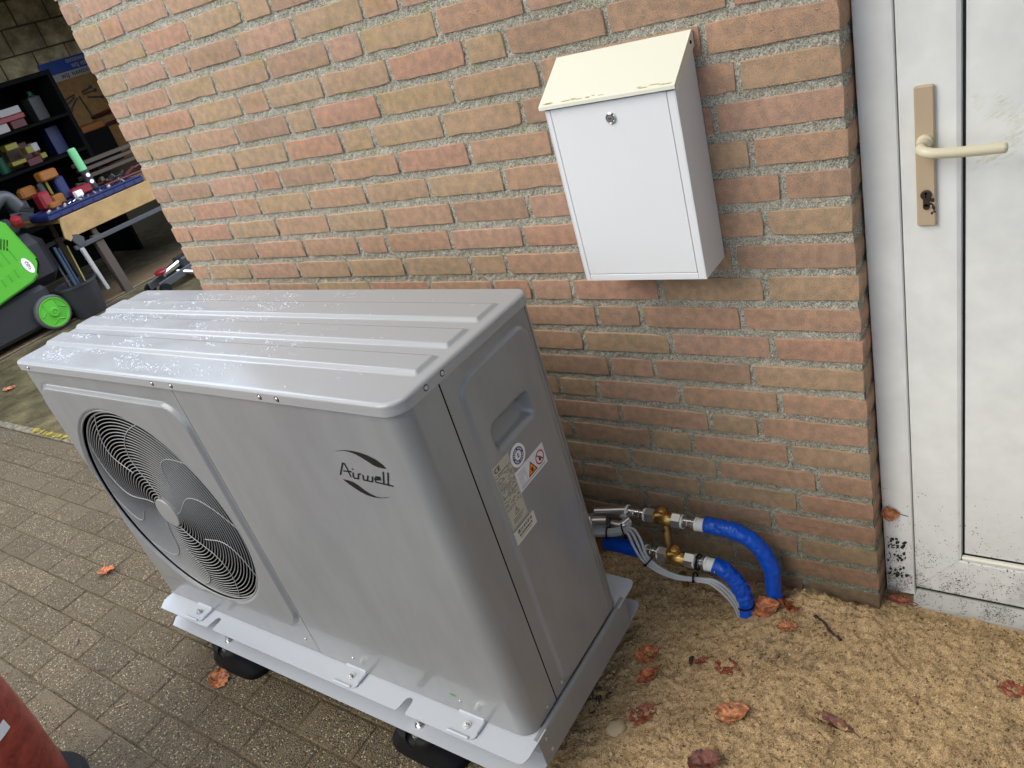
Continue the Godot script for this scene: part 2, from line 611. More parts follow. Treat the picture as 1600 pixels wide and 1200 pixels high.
func label_mat(called: String, w: int, h: int, base: Color, rough: float, draw: Callable) -> StandardMaterial3D:
	var d := PackedByteArray()
	d.resize(w * h * 3)
	rect(d, w, 0, 0, w, h, base)
	draw.call(d)
	var m := mat(called, Color.WHITE, rough)
	m.albedo_texture = tex(Image.create_from_data(w, h, false, Image.FORMAT_RGB8, d))
	return m

# dark splashes of mud on the foot of the white door: denser and larger towards the bottom
func dirt_mat(called: String, base: StandardMaterial3D, w: int, h: int, count: int, reach: float, sd: int) -> StandardMaterial3D:
	var d := PackedByteArray()
	d.resize(w * h * 3)
	rect(d, w, 0, 0, w, h, Color(0.98, 0.98, 0.97))
	var r := RandomNumberGenerator.new()
	r.seed = sd
	var film := noise(FastNoiseLite.TYPE_SIMPLEX, 0.012, sd, 4, 0.6)
	for y in h:
		var up := float(h - y) / h
		for x in w:
			var f := film.get_noise_2d(x, y)
			var s := 0.975 + f * 0.035
			if up < reach: s -= pow(1.0 - up / reach, 1.5) * (0.07 + maxf(0, f) * 0.22)
			var k := (y * w + x) * 3
			d[k] = int(clampf(s, 0, 1) * 255); d[k + 1] = int(clampf(s * 0.995, 0, 1) * 255); d[k + 2] = int(clampf(s * 0.975, 0, 1) * 255)
	var m := base.duplicate() as StandardMaterial3D
	m.resource_name = called
	m.albedo_texture = tex(Image.create_from_data(w, h, false, Image.FORMAT_RGB8, d))
	M[called] = m
	return m

# ------------------------------------------------------------------ camera, light
func make_view() -> void:
	var cam := Camera3D.new()
	cam.name = "camera"
	add_child(cam)
	cam.transform = Transform3D(Basis(Vector3(0.805898, -0.270514, -0.526642), Vector3(-0.06844, 0.840987, -0.53671), Vector3(0.588086, 0.468576, 0.659235)).orthonormalized(), Vector3(0.33310, 1.52789, 1.34580))
	cam.fov = 52.512
	cam.near = 0.03
	cam.far = 400.0
	cam.current = true
	var sky_m := ProceduralSkyMaterial.new()
	sky_m.sky_top_color = Color(0.855, 0.905, 0.985)
	sky_m.sky_horizon_color = Color(0.80, 0.83, 0.87)
	sky_m.sky_curve = 0.2
	sky_m.sky_energy_multiplier = 1.55
	sky_m.ground_bottom_color = Color(0.25, 0.23, 0.2)
	sky_m.ground_horizon_color = Color(0.5, 0.5, 0.5)
	var sky := Sky.new()
	sky.sky_material = sky_m
	var e := Environment.new()
	e.background_mode = Environment.BG_SKY
	e.sky = sky
	e.tonemap_mode = Environment.TONE_MAPPER_LINEAR
	e.tonemap_exposure = 2.12
	e.sdfgi_enabled = true
	e.ssao_enabled = true
	e.ssil_enabled = true
	var we := WorldEnvironment.new()
	we.name = "world_environment"
	we.environment = e
	add_child(we)
	var sun := DirectionalLight3D.new()
	sun.name = "sun"
	sun.light_energy = 0.4
	sun.light_color = Color(1.0, 0.985, 0.955)
	sun.light_angular_distance = 45.0
	sun.shadow_enabled = true
	add_child(sun)
	sun.look_at_from_position(Vector3(-3.6, 6.0, 5.0), Vector3.ZERO)

# ------------------------------------------------------------------ the brick wall
# one brick: chipped face outline, rounded arris, body behind. a, b in wall metres
func brick_mesh(a: Vector2, b: Vector2, depth: float, full_right: bool, tint: Callable) -> MB:
	var mb := MB.new()
	var w := b.x - a.x
	var h := b.y - a.y
	var nx := clampi(int(round(w / 0.04)), 3, 6)
	var ring := []
	var outw := []
	for k in nx: ring.append(Vector2(a.x + w * k / nx, a.y)); 
	for k in 2: ring.append(Vector2(b.x, a.y + h * k / 2.0))
	for k in nx: ring.append(Vector2(b.x - w * k / nx, b.y))
	for k in 2: ring.append(Vector2(a.x, b.y - h * k / 2.0))
	var m := ring.size()
	var ctr := (a + b) / 2.0
	var zc := rng.randf_range(-0.0012, 0.0012)
	for k in m:
		var p: Vector2 = ring[k]
		var corner := (absf(p.x - a.x) < 1e-5 or absf(p.x - b.x) < 1e-5) and (absf(p.y - a.y) < 1e-5 or absf(p.y - b.y) < 1e-5)
		var inward := Vector2(0, 0)
		if absf(p.x - a.x) < 1e-5: inward.x += 1
		if absf(p.x - b.x) < 1e-5: inward.x -= 1
		if absf(p.y - a.y) < 1e-5: inward.y += 1
		if absf(p.y - b.y) < 1e-5: inward.y -= 1
		var j := rng.randf_range(-0.0007, 0.0009) + (0.0012 if corner else 0.0)
		if rng.randf() < 0.06: j += rng.randf_range(0.001, 0.003)
		p += inward * j
		if full_right and absf(ring[k].x - b.x) < 1e-5: p.x = minf(p.x, b.x)
		ring[k] = p
		outw.append(-inward.normalized())
	mb.col = tint.call(ctr)
	var c0 := mb.vert(Vector3(ctr.x, ctr.y, zc), Vector3.BACK)
	var r0 := mb.v.size()
	for k in m:
		var p: Vector2 = ring[k] - outw[k] * 0.0018
		mb.col = tint.call(p)
		mb.vert(Vector3(p.x, p.y, zc), (Vector3(outw[k].x, outw[k].y, 0) * 0.06 + Vector3.BACK).normalized())
	var r1 := mb.v.size()
	for k in m:
		var p: Vector2 = ring[k]
		mb.vert(Vector3(p.x, p.y, zc - 0.0016), (Vector3(outw[k].x, outw[k].y, 0) + Vector3.BACK * 0.5).normalized())
	var r2 := mb.v.size()
	for k in m:
		var p: Vector2 = ring[k]
		mb.vert(Vector3(p.x, p.y, -depth), Vector3(outw[k].x, outw[k].y, 0))
	for k in m:
		var q := (k + 1) % m
		mb.itri(c0, r0 + k, r0 + q)
		mb.itri(r0 + k, r1 + k, r1 + q); mb.itri(r0 + k, r1 + q, r0 + q)
		mb.itri(r1 + k, r2 + k, r2 + q); mb.itri(r1 + k, r2 + q, r1 + q)
	return mb

func build_wall() -> void:
	var wall := thing("brick_wall", "weathered brown brick house wall with rough sandy joints behind the grey heat pump", "wall")
	var J := {
		-9: [-29.6, -26.4, -23.1, -19.8, -16.5, -13.2, -9.9, -6.6, -3.3], -8: [-28.8, -25.5, -22.2, -20.5, -17.3, -14.0, -10.7, -7.4, -4.1, -2.5],
		-7: [-29.68, -26.38, -23.1, -19.8, -16.5, -14.85, -11.55, -8.3, -5.0, -3.35], -6: [-28.75, -27.17, -23.85, -20.55, -17.3, -14.0, -10.7, -7.4, -4.1, -2.45],
		-5: [-29.74, -26.45, -23.22, -19.89, -18.27, -15.0, -11.7, -8.4, -5.1, -3.3], -4: [-28.83, -25.68, -24.07, -20.77, -17.57, -14.22, -12.65, -9.3, -6.0, -2.5],
		-3: [-29.59, -26.3, -23.04, -19.68, -16.37, -14.74, -11.47, -8.22, -4.95, -3.3], -2: [-28.86, -25.4, -22.05, -20.35, -17.25, -13.94, -10.71, -9.17, -5.84, -2.5],
		-1: [-29.58, -26.42, -23.03, -19.76, -18.27, -14.89, -11.57, -8.29, -6.6, -3.28], 0: [-28.71, -26.95, -23.86, -20.49, -17.34, -15.7, -12.44, -9.22, -5.85, -2.53],
		1: [-29.7, -26.39, -23.16, -21.55, -18.34, -14.92, -11.68, -8.44, -5.0, -3.29], 2: [-28.62, -25.36, -23.6, -20.32, -17.07, -13.92, -10.62, -7.3, -5.7, -2.41],
		3: [-29.57, -26.39, -23.02, -19.75, -16.55, -13.19, -9.95, -6.65, -5.0, -1.73], 4: [-28.66, -25.22, -21.83, -18.53, -16.96, -13.7, -10.47, -7.2, -5.6, -2.29],
		5: [-29.63, -26.34, -22.85, -19.61, -16.47, -13.16, -11.52, -8.2, -6.6, -3.32], 6: [-28.73, -25.4, -22.07, -18.8, -15.5, -12.4, -10.75, -9.08, -5.85, -2.52],
		7: [-11.65, -8.37, -6.72, -3.35], 8: [-12.4, -9.15, -5.87, -2.56], 9: [-11.65, -8.38, -6.65, -3.29], 10: [-14.0, -10.76, -9.14, -5.87, -2.55],
		11: [-11.7, -8.43, -5.0, -3.3], 12: [-10.7, -7.39, -5.78, -2.45], 13: [-11.7, -8.43, -5.03, -1.66], 14: [-12.45, -10.79, -9.16, -5.8, -2.36],
		15: [-11.5, -8.21, -6.59, -3.31], 16: [-12.4, -9.1, -5.8, -2.51], 17: [-11.5, -8.2, -4.95, -3.3], 18: [-10.7, -9.1, -5.8, -2.5], 19: [-11.6, -8.3, -5.0, -1.7], 20: [-10.7, -7.4, -4.1]}
	var left := -31.02
	var mossn := noise(FastNoiseLite.TYPE_SIMPLEX, 9.0, 77, 3, 0.6)
	var soft := noise(FastNoiseLite.TYPE_SIMPLEX_SMOOTH, 2.0, 78, 2)
	# algae near the ground and a little yellow lichen up on the left: growth, not shade
	var stain := func(p: Vector2) -> Color:
		var c := Color(1, 1, 1)
		var g := mossn.get_noise_2d(p.x, p.y * 2.0)
		var s := soft.get_noise_2d(p.x, p.y)
		c = c * (1.0 + s * 0.12)
		var low := clampf((0.34 - p.y) / 0.3 + g * 0.35, 0.0, 1.0)
		c = c.lerp(Color(0.42, 0.45, 0.39) * (1.0 + g * 0.3), low * 0.75)
		var damp := clampf((0.85 - p.y) / 0.6 + g * 0.5, 0.0, 1.0)
		c = c * Color(1.0 - damp * 0.22, 1.0 - damp * 0.21, 1.0 - damp * 0.25)
		var hi := clampf((g - 0.28) * 2.4, 0.0, 0.7) * clampf((p.y - 0.75) * 1.5, 0.0, 1.0) * clampf((0.1 - p.x) / 1.2, 0.15, 1.0)
		c = c.lerp(Color(0.80, 0.86, 0.52), hi * 0.8)
		return Color(c.r, c.g, c.b)
	# joints: one rough sheet a few millimetres behind the faces, returned round the corner
	var mb := MB.new()
	var rough := noise(FastNoiseLite.TYPE_SIMPLEX, 85.0, 81, 2, 0.6)
	var wave := noise(FastNoiseLite.TYPE_SIMPLEX_SMOOTH, 14.0, 82, 2)
	var hf := func(x: float, y: float) -> float:
		return rough.get_noise_2d(x, y) * 0.0030 + wave.get_noise_2d(x, y) * 0.0020
	var y0 := -0.06
	var y1 := TOP + 10.0 * CU
	var lx := left * CU
	var start := mb.v.size()
	mb.relief(Vector3(lx + 0.006, y0, -0.0042), Vector3.RIGHT, Vector3.UP, -lx - 0.010, y1 - y0, 0.0048, hf)
	mb.relief(Vector3(-0.004, y0, -0.0045), Vector3.FORWARD, Vector3.UP, 0.30, y1 - y0, 0.008, hf)
	mb.relief(Vector3(lx + 0.006, y0, -0.30), Vector3.BACK, Vector3.UP, 0.294, y1 - y0, 0.02, hf)
	for k in range(start, mb.v.size()):
		var c: Color = stain.call(Vector2(mb.v[k].x, mb.v[k].y))
		mb.c[k] = c
	part("mortar", mb, M.mortar, wall)
	var rest := MB.new()
	for n in range(-9, 21):
		var xs: Array = J[n].duplicate()
		while xs[0] - 3.29 > left + 0.9:
			xs.push_front(xs[0] - 3.29)
		xs.push_front(left - 0.09)
		xs.append(0.09)
		for k in xs.size() - 1:
			var jw := rng.randf_range(0.07, 0.10)
			var a := Vector2((xs[k] + jw) * CU, TOP - (n + 0.735 + rng.randf_range(-0.010, 0.010)) * CU)
			var b := Vector2((xs[k + 1] - jw) * CU, TOP - (n + rng.randf_range(-0.015, 0.015)) * CU)
			if k == 0: a.x = lx + rng.randf_range(0.0, 0.005)
			if k == xs.size() - 2: b.x = rng.randf_range(-0.0025, 0.001)
			var corner := k == xs.size() - 2 or k == 0
			var bm := brick_mesh(a, b, 0.104 if corner else 0.013, corner, stain)
			var tone := rng.randi_range(0, 7)
			if n > 7 and rng.randf() < 0.35: tone = [5, 0, 4][rng.randi_range(0, 2)]
			if (n >= 7 and b.x < -0.78) or n == -9 or n >= 19:
				var st := rest.v.size()
				rest.v.append_array(bm.v); rest.n.append_array(bm.n); rest.t.append_array(bm.t); rest.c.append_array(bm.c)
				for q in bm.i: rest.i.append(q + st)
			else:
				part("brick", bm, M["brick%d" % tone], wall)
	var ro := part("brick_remainder", rest, M.brick0, wall)
	ro.set_meta("kind", "stuff")
	# the house behind the facing and over the door
	var body := MB.new()
	body.bx(Vector3(lx + 0.012, -0.05, -3.6), Vector3(-0.012, y1, -0.302))
	body.bx(Vector3(lx + 0.012, y1, -3.6), Vector3(1.12, 2.9, -0.006))
	body.bx(Vector3(-0.012, 2.14, -3.6), Vector3(1.12, y1, -0.11))
	part("wall_body", body, M.render_wall, wall)
	# the wing of the house that stands on the right of the door and keeps the corner in shade
	var wing := MB.new()
	wing.bx(Vector3(1.75, -0.05, -3.6), Vector3(1.95, 2.9, 4.4))
	wing.bx(Vector3(1.12, -0.05, -3.6), Vector3(1.75, 2.9, -0.006))
	solo("house_wing", wing, M.pale_render, "plain pale grey house wing standing on the right of the white door", "wall")
	var can := MB.new()
	can.bx(Vector3(-0.25, 2.52, 0.004), Vector3(1.749, 2.62, 1.9), 0.01)
	var opp := MB.new()
	opp.bx(Vector3(-0.5, -0.05, 3.6), Vector3(1.75, 4.6, 6.5))
	solo("opposite_house", opp, M.pale_render, "plain pale grey house across the narrow yard, facing the letter box", "house")
	solo("door_canopy", can, M.render_wall, "flat canopy roof over the white door between the wall and the wing", "canopy")

# ------------------------------------------------------------------ ground
func build_ground() -> void:
	var g := MB.new()
	g.quad(Vector3(-150, -0.06, 150), Vector3(150, -0.06, 150), Vector3(150, -0.06, -150), Vector3(-150, -0.06, -150))
	solo("ground", g, M.soil, "bare dark earth lying under the yard", "ground", "", "structure")
	# pavers: courses along x, half bond
	var pave := thing("pavement", "grey brown concrete block paving laid in half bond", "pavement", Vector3.ZERO, "", "structure")
	var bed := MB.new()
	var bn := noise(FastNoiseLite.TYPE_SIMPLEX, 30.0, 91, 2)
	bed.relief(Vector3(-6.0, -0.0050, 2.6), Vector3.RIGHT, Vector3.FORWARD, 6.2, 2.54, 0.03, func(x: float, y: float) -> float: return bn.get_noise_2d(x, y) * 0.003)
	for k in bed.c.size():
		bed.c[k] = Color(0.21, 0.22, 0.24)
	part("joint_sand", bed, M.sand, pave)
	var shapes := []
	for k in 6:
		var mb := MB.new()
		# rounded worn block with a slightly domed, uneven top
		var w := 0.2086; var d := 0.1021; var e := 0.0045
		var pts := []
		for q in [Vector2(-w / 2, d / 2), Vector2(-w / 6, d / 2), Vector2(w / 6, d / 2), Vector2(w / 2, d / 2), Vector2(w / 2, 0), Vector2(w / 2, -d / 2), Vector2(w / 6, -d / 2), Vector2(-w / 6, -d / 2), Vector2(-w / 2, -d / 2), Vector2(-w / 2, 0)]:
			pts.append(q * (1.0 - rng.randf_range(0.0, 0.012)))
		var c0 := mb.vert(Vector3(0, 0.0005, 0), Vector3.UP)
		for q in pts: mb.vert(Vector3(q.x - signf(q.x) * e, 0.0, q.y - signf(q.y) * e), Vector3(q.x, 0.4, q.y).normalized().lerp(Vector3.UP, 0.85).normalized())
		for q in pts: mb.vert(Vector3(q.x, -0.0035, q.y), Vector3(q.x, 0.08, q.y).normalized())
		for q in pts: mb.vert(Vector3(q.x, -0.025, q.y), Vector3(q.x, 0.0, q.y).normalized())
		var m := pts.size()
		for q in m:
			var r := (q + 1) % m
			mb.itri(c0, 1 + q, 1 + r)
			for l in 2:
				mb.itri(1 + l * m + q, 1 + (l + 1) * m + q, 1 + (l + 1) * m + r); mb.itri(1 + l * m + q, 1 + (l + 1) * m + r, 1 + l * m + r)
		var tint := rng.randf_range(0.9, 1.06)
		for q in mb.c.size(): mb.c[q] = Color(tint, tint * rng.randf_range(0.99, 1.01), tint)
		shapes.append(mb)
	var meshes := []
	for s in shapes: meshes.append(s.mesh())
	var rest := MB.new()
	for row in range(0, 24):
		var z := 0.06 + 0.1067 * (row + 0.5)
		for col in range(-8, 24):
			var x := -4.43 + 0.2135 * (col + 0.5) + (0.107 if row % 2 else 0.0)
			if x > 0.1: continue
			var y := rng.randf_range(-0.0018, 0.0012)
			var tilt := Basis.from_euler(Vector3(rng.randf_range(-0.009, 0.009), rng.randf_range(-0.006, 0.006), rng.randf_range(-0.006, 0.006)))
			var shown := row < 14 and x > -4.85 and x < -0.35 and x < -0.5 + (1.3 - z) * 0.3 and z < 0.16 + (x + 6.4) * 0.30
			if z < 0.65 and x > -1.70 and x < -0.55: shown = false
			var k := rng.randi_range(0, 5)
			var xf := Transform3D(tilt, Vector3(x, y, z))
			if shown:
				var o := MeshInstance3D.new()
				o.mesh = meshes[k]
				o.material_override = M["paver%d" % rng.randi_range(0, 3)]
				o.name = "paver"
				pave.add_child(o, true)
				o.transform = xf
			else:
				var src: MB = shapes[k]
				var st := rest.v.size()
				for q in src.v.size():
					rest.v.append(xf * src.v[q]); rest.n.append(tilt * src.n[q]); rest.t.append(src.t[q]); rest.c.append(src.c[q])
				for q in src.i: rest.i.append(q + st)
	var ro := part("paver_remainder", rest, M.paver0, pave)
	ro.set_meta("kind", "stuff")
	# apron of stained concrete in the yard, and its kerb strip with old yellow paint
	var ap := MB.new()
	var an := noise(FastNoiseLite.TYPE_SIMPLEX_SMOOTH, 3.0, 93, 3)
	ap.relief(Vector3(-6.05, 0.0, 0.012), Vector3.RIGHT, Vector3.FORWARD, 4.05, 4.3, 0.06, func(x: float, y: float) -> float: return an.get_noise_2d(x, y) * 0.003)
	ap.bx(Vector3(-12, -0.05, -4.3), Vector3(-2.0, -0.012, 0.012))
	solo("concrete_apron", ap, M.concrete, "stained greenish concrete apron in front of the garage", "apron", "", "structure")
	var kb := thing("kerb_strip", "narrow pale concrete kerb strip with flaking yellow paint", "kerb", Vector3.ZERO, "", "structure")
	var km := MB.new()
	for k in 6:
		km.bx(Vector3(-6.4 + k * 0.75, -0.05, 0.014), Vector3(-5.656 + k * 0.75, 0.006 + rng.randf_range(-0.001, 0.002), 0.058), 0.004)
	part("kerb_stone", km, M.kerb, kb)
	var yp := MB.new()
	var yn := noise(FastNoiseLite.TYPE_SIMPLEX, 26.0, 95, 2)
	for k in 150:
		var x := -4.32 + 0.46 * rng.randf()
		if yn.get_noise_2d(x, 0.0) < -0.12: continue
		var z := rng.randf_range(0.022, 0.052)
		var pl := PackedVector2Array()
		for q in 7:
			pl.append(Vector2.from_angle(TAU * q / 7) * rng.randf_range(0.004, 0.014))
		yp.poly(pl, Vector3(x, 0.0092 + 0.00002 * k, z), Vector3.RIGHT, Vector3.FORWARD)
	part("paint_patch", yp, M.yellow_paint, kb)

# sand thrown over the paving: heights above the pavers
var sn1: FastNoiseLite
var sn2: FastNoiseLite
var sn3: FastNoiseLite
var sn4: FastNoiseLite
func sand_h(x: float, z: float) -> float:
	# how much sand lies here
	var edge := x + 0.62 + (0.9 - z) * 0.10 + 0.06
	var amt := clampf(edge / 0.5, -0.6, 1.0)
	var near := clampf(1.0 - z / 0.35, 0.0, 1.0)
	var h := amt * 0.016 - 0.006 + near * 0.008
	h += sn1.get_noise_2d(x, z) * 0.009 + absf(sn2.get_noise_2d(x, z)) * 0.008
	var f := sn3.get_noise_2d(x, z)
	h += f * 0.0026 + maxf(0.0, f - 0.3) * 0.009 + sn4.get_noise_2d(x, z) * 0.0021
	# heaped round the risers
	h += 0.022 * exp(-(pow(x + 0.24, 2) + pow(z - 0.075, 2)) / 0.012)
	# heap left of the pipes by the back of the unit
	h += 0.02 * exp(-(pow(x + 0.62, 2) * 0.6 + pow(z - 0.02, 2)) / 0.01)
	# smeared ridge against the wall foot, its crest broken off
	var rz := (z - 0.028 - (x + 0.16) * 0.02) / 0.03
	if x > -0.2 and x < 0.03:
		var t := smoothstep(-0.2, -0.15, x) * (1.0 - smoothstep(-0.015, 0.03, x))
		h += t * 0.026 * exp(-rz * rz) * (1.0 + sn2.get_noise_2d(x * 2.0, z) * 0.35)
		h += t * 0.004 * sin(z * 420.0 + x * 20.0) * exp(-rz * rz * 0.6)
	# trodden down towards the door
	h -= 0.004 * smoothstep(0.0, 0.3, x) + 0.016 * smoothstep(0.03, 0.09, x) * (1.0 - smoothstep(-0.045, 0.03, z))
	return h

func build_sand() -> void:
	sn1 = noise(FastNoiseLite.TYPE_SIMPLEX_SMOOTH, 3.2, 101, 3)
	sn2 = noise(FastNoiseLite.TYPE_SIMPLEX_SMOOTH, 11.0, 102, 2)
	sn3 = noise(FastNoiseLite.TYPE_SIMPLEX_SMOOTH, 44.0, 103, 2, 0.55)
	sn4 = noise(FastNoiseLite.TYPE_SIMPLEX_SMOOTH, 92.0, 104, 1)
	var mb := MB.new()
	var x0 := -1.0
	var z0 := -0.16
	mb.relief(Vector3(x0, 0.0, 1.5), Vector3.RIGHT, Vector3.FORWARD, 2.04, 1.5 - z0, 0.0042, func(u: float, w: float) -> float:
		return sand_h(x0 + u, 1.5 - w))
	var wet := noise(FastNoiseLite.TYPE_SIMPLEX_SMOOTH, 2.6, 105, 3)
	var spot := noise(FastNoiseLite.TYPE_SIMPLEX, 13.0, 106, 3, 0.6)
	for k in mb.v.size():
		var p := mb.v[k]
		var s := wet.get_noise_2d(p.x, p.z) * 0.22 + spot.get_noise_2d(p.x, p.z) * 0.20
		var c := Color(1, 1, 1) * (1.0 + s)
		# damp patches and the thin margin where dark grit shows through
		var damp := clampf((wet.get_noise_2d(p.x * 1.7 + 9.0, p.z * 1.7) - 0.12) * 2.6 + spot.get_noise_2d(p.z, p.x) * 0.6, 0.0, 1.0)
		c = c.lerp(Color(0.62, 0.62, 0.64), damp * 0.5)
		var pd := Vector2(p.x + 0.16, (p.z - 0.185) * 1.7).length()
		c = c.lerp(Color(0.42, 0.45, 0.52), clampf((0.085 - pd) / 0.03, 0.0, 0.7) * clampf(0.6 + spot.get_noise_2d(p.x * 3.0, p.z * 3.0) * 1.4, 0.0, 1.0))
		var thin := clampf((-0.40 - p.x) / 0.25 + spot.get_noise_2d(p.x * 2.0, p.z * 2.0) * 0.5, 0.0, 1.0) * clampf((p.z - 0.12) / 0.2, 0.0, 1.0)
		c = c.lerp(Color(0.50, 0.52, 0.55), thin * 0.75)
		mb.c[k] = Color(c.r, c.g, c.b)
	solo("sand", mb, M.sand, "damp yellow brown sand spread over the paving by the wall", "sand", "", "stuff")
	# crumbs of sand and grit
	var crumb := MB.new()
	var pts := []
	for k in 6: pts.append(Vector3([1, -1, 0, 0, 0, 0][k], [0, 0, 1, -1, 0, 0][k], [0, 0, 0, 0, 1, -1][k]) * [1.0, 0.8, 0.7, 0.6, 0.9, 1.1][k])
	for f in [[0, 2, 4], [2, 1, 4], [1, 3, 4], [3, 0, 4], [2, 0, 5], [1, 2, 5], [3, 1, 5], [0, 3, 5]]:
		crumb.tri(pts[f[0]], pts[f[1]], pts[f[2]])
	var mm := MultiMesh.new()
	mm.transform_format = MultiMesh.TRANSFORM_3D
	mm.use_colors = true
	mm.mesh = crumb.mesh()
	var cnt := 26000
	mm.instance_count = cnt
	for k in cnt:
		var x := rng.randf_range(-0.75, 0.9)
		var z := rng.randf_range(-0.03, 1.0)
		if k % 8 == 0: x = rng.randf_range(-2.6, -0.2); z = rng.randf_range(0.35, 1.3)
		var s := 0.0009 + 0.0030 * pow(rng.randf(), 3.0)
		if rng.randf() < 0.012: s *= 2.2
		var y := maxf(sand_h(x, z), -0.001)
		if x < -0.75: y = 0.0; s *= 0.7
		var ba := Basis.from_euler(Vector3(rng.randf() * TAU, rng.randf() * TAU, rng.randf() * TAU)).scaled(Vector3.ONE * s)
		mm.set_instance_transform(k, Transform3D(ba, Vector3(x, y + s * 0.35, z)))
		var t := rng.randf_range(0.6, 1.1)
		var c := Color(t, t, t)
		var w := rng.randf()
		if w < 0.05: c = Color(1.5, 1.7, 2.1)
		elif w < 0.10: c = Color(0.5, 0.5, 0.55)
		mm.set_instance_color(k, c)
	var o := MultiMeshInstance3D.new()
	o.multimesh = mm
	o.material_override = M.sand
	o.name = "sand_crumbs"
	add_child(o)
	meta(o, "loose crumbs of sand and grit scattered over the ground", "grit", "", "stuff")

# ------------------------------------------------------------------ heat pump
func sd_rrect(p: Vector2, c: Vector2, h: Vector2, r: float) -> float:
	var q := (p - c).abs() - h + Vector2(r, r)
	return Vector2(maxf(q.x, 0), maxf(q.y, 0)).length() + minf(maxf(q.x, q.y), 0.0) - r

func screw(parent: Node3D, at: Vector3, out: Vector3, r := 0.0034, dimple := true) -> void:
	var mb := MB.new()
	mb.lathe(at, out, [Vector2(r * 1.15, -0.001), Vector2(r * 1.15, 0.0006), Vector2(r, 0.0012), Vector2(r * 0.75, 0.0022), Vector2(r * 0.35, 0.0024), Vector2(r * 0.25, 0.0012), Vector2(0, 0.0012)], 10)
	part("screw", mb, M.steel, parent)
	if dimple:
		var d := MB.new()
		d.lathe(at, out, [Vector2(r * 1.6, 0.0001), Vector2(r * 1.4, 0.0004), Vector2(r * 1.16, 0.0003)], 12)
		part("screw_seat", d, M.dark, parent)

func hex_bolt(parent: Node3D, at: Vector3, up: Vector3, s := 1.0, spin := 0.0) -> void:
	var mb := MB.new()
	mb.lathe(at, up, [Vector2(0.0115 * s, 0), Vector2(0.0115 * s, 0.0022 * s), Vector2(0.0075 * s, 0.0022 * s)], 18)
	var z := up.normalized()
	var x := z.cross(Vector3.FORWARD if absf(z.z) < 0.9 else Vector3.UP).normalized()
	var hexp := PackedVector2Array()
	for k in 6: hexp.append(Vector2.from_angle(TAU * k / 6 + spin) * 0.0078 * s)
	mb.poly(hexp, at + z * 0.0022 * s, x, z.cross(x), 0.0062 * s)
	mb.lathe(at, up, [Vector2(0.0042 * s, 0.0084 * s), Vector2(0.0038 * s, 0.013 * s), Vector2(0.0, 0.0132 * s)], 12)
	part("bolt", mb, M.zinc, parent)

func stroke(mb: MB, pts: Array, w: float, o: Vector3, ux: Vector3, uy: Vector3) -> void:
	var line := PackedVector2Array(pts)
	for p in Geometry2D.offset_polyline(line, w / 2.0, Geometry2D.JOIN_MITER, Geometry2D.END_BUTT):
		if not Geometry2D.is_polygon_clockwise(p):
			mb.poly(p, o, ux, uy)

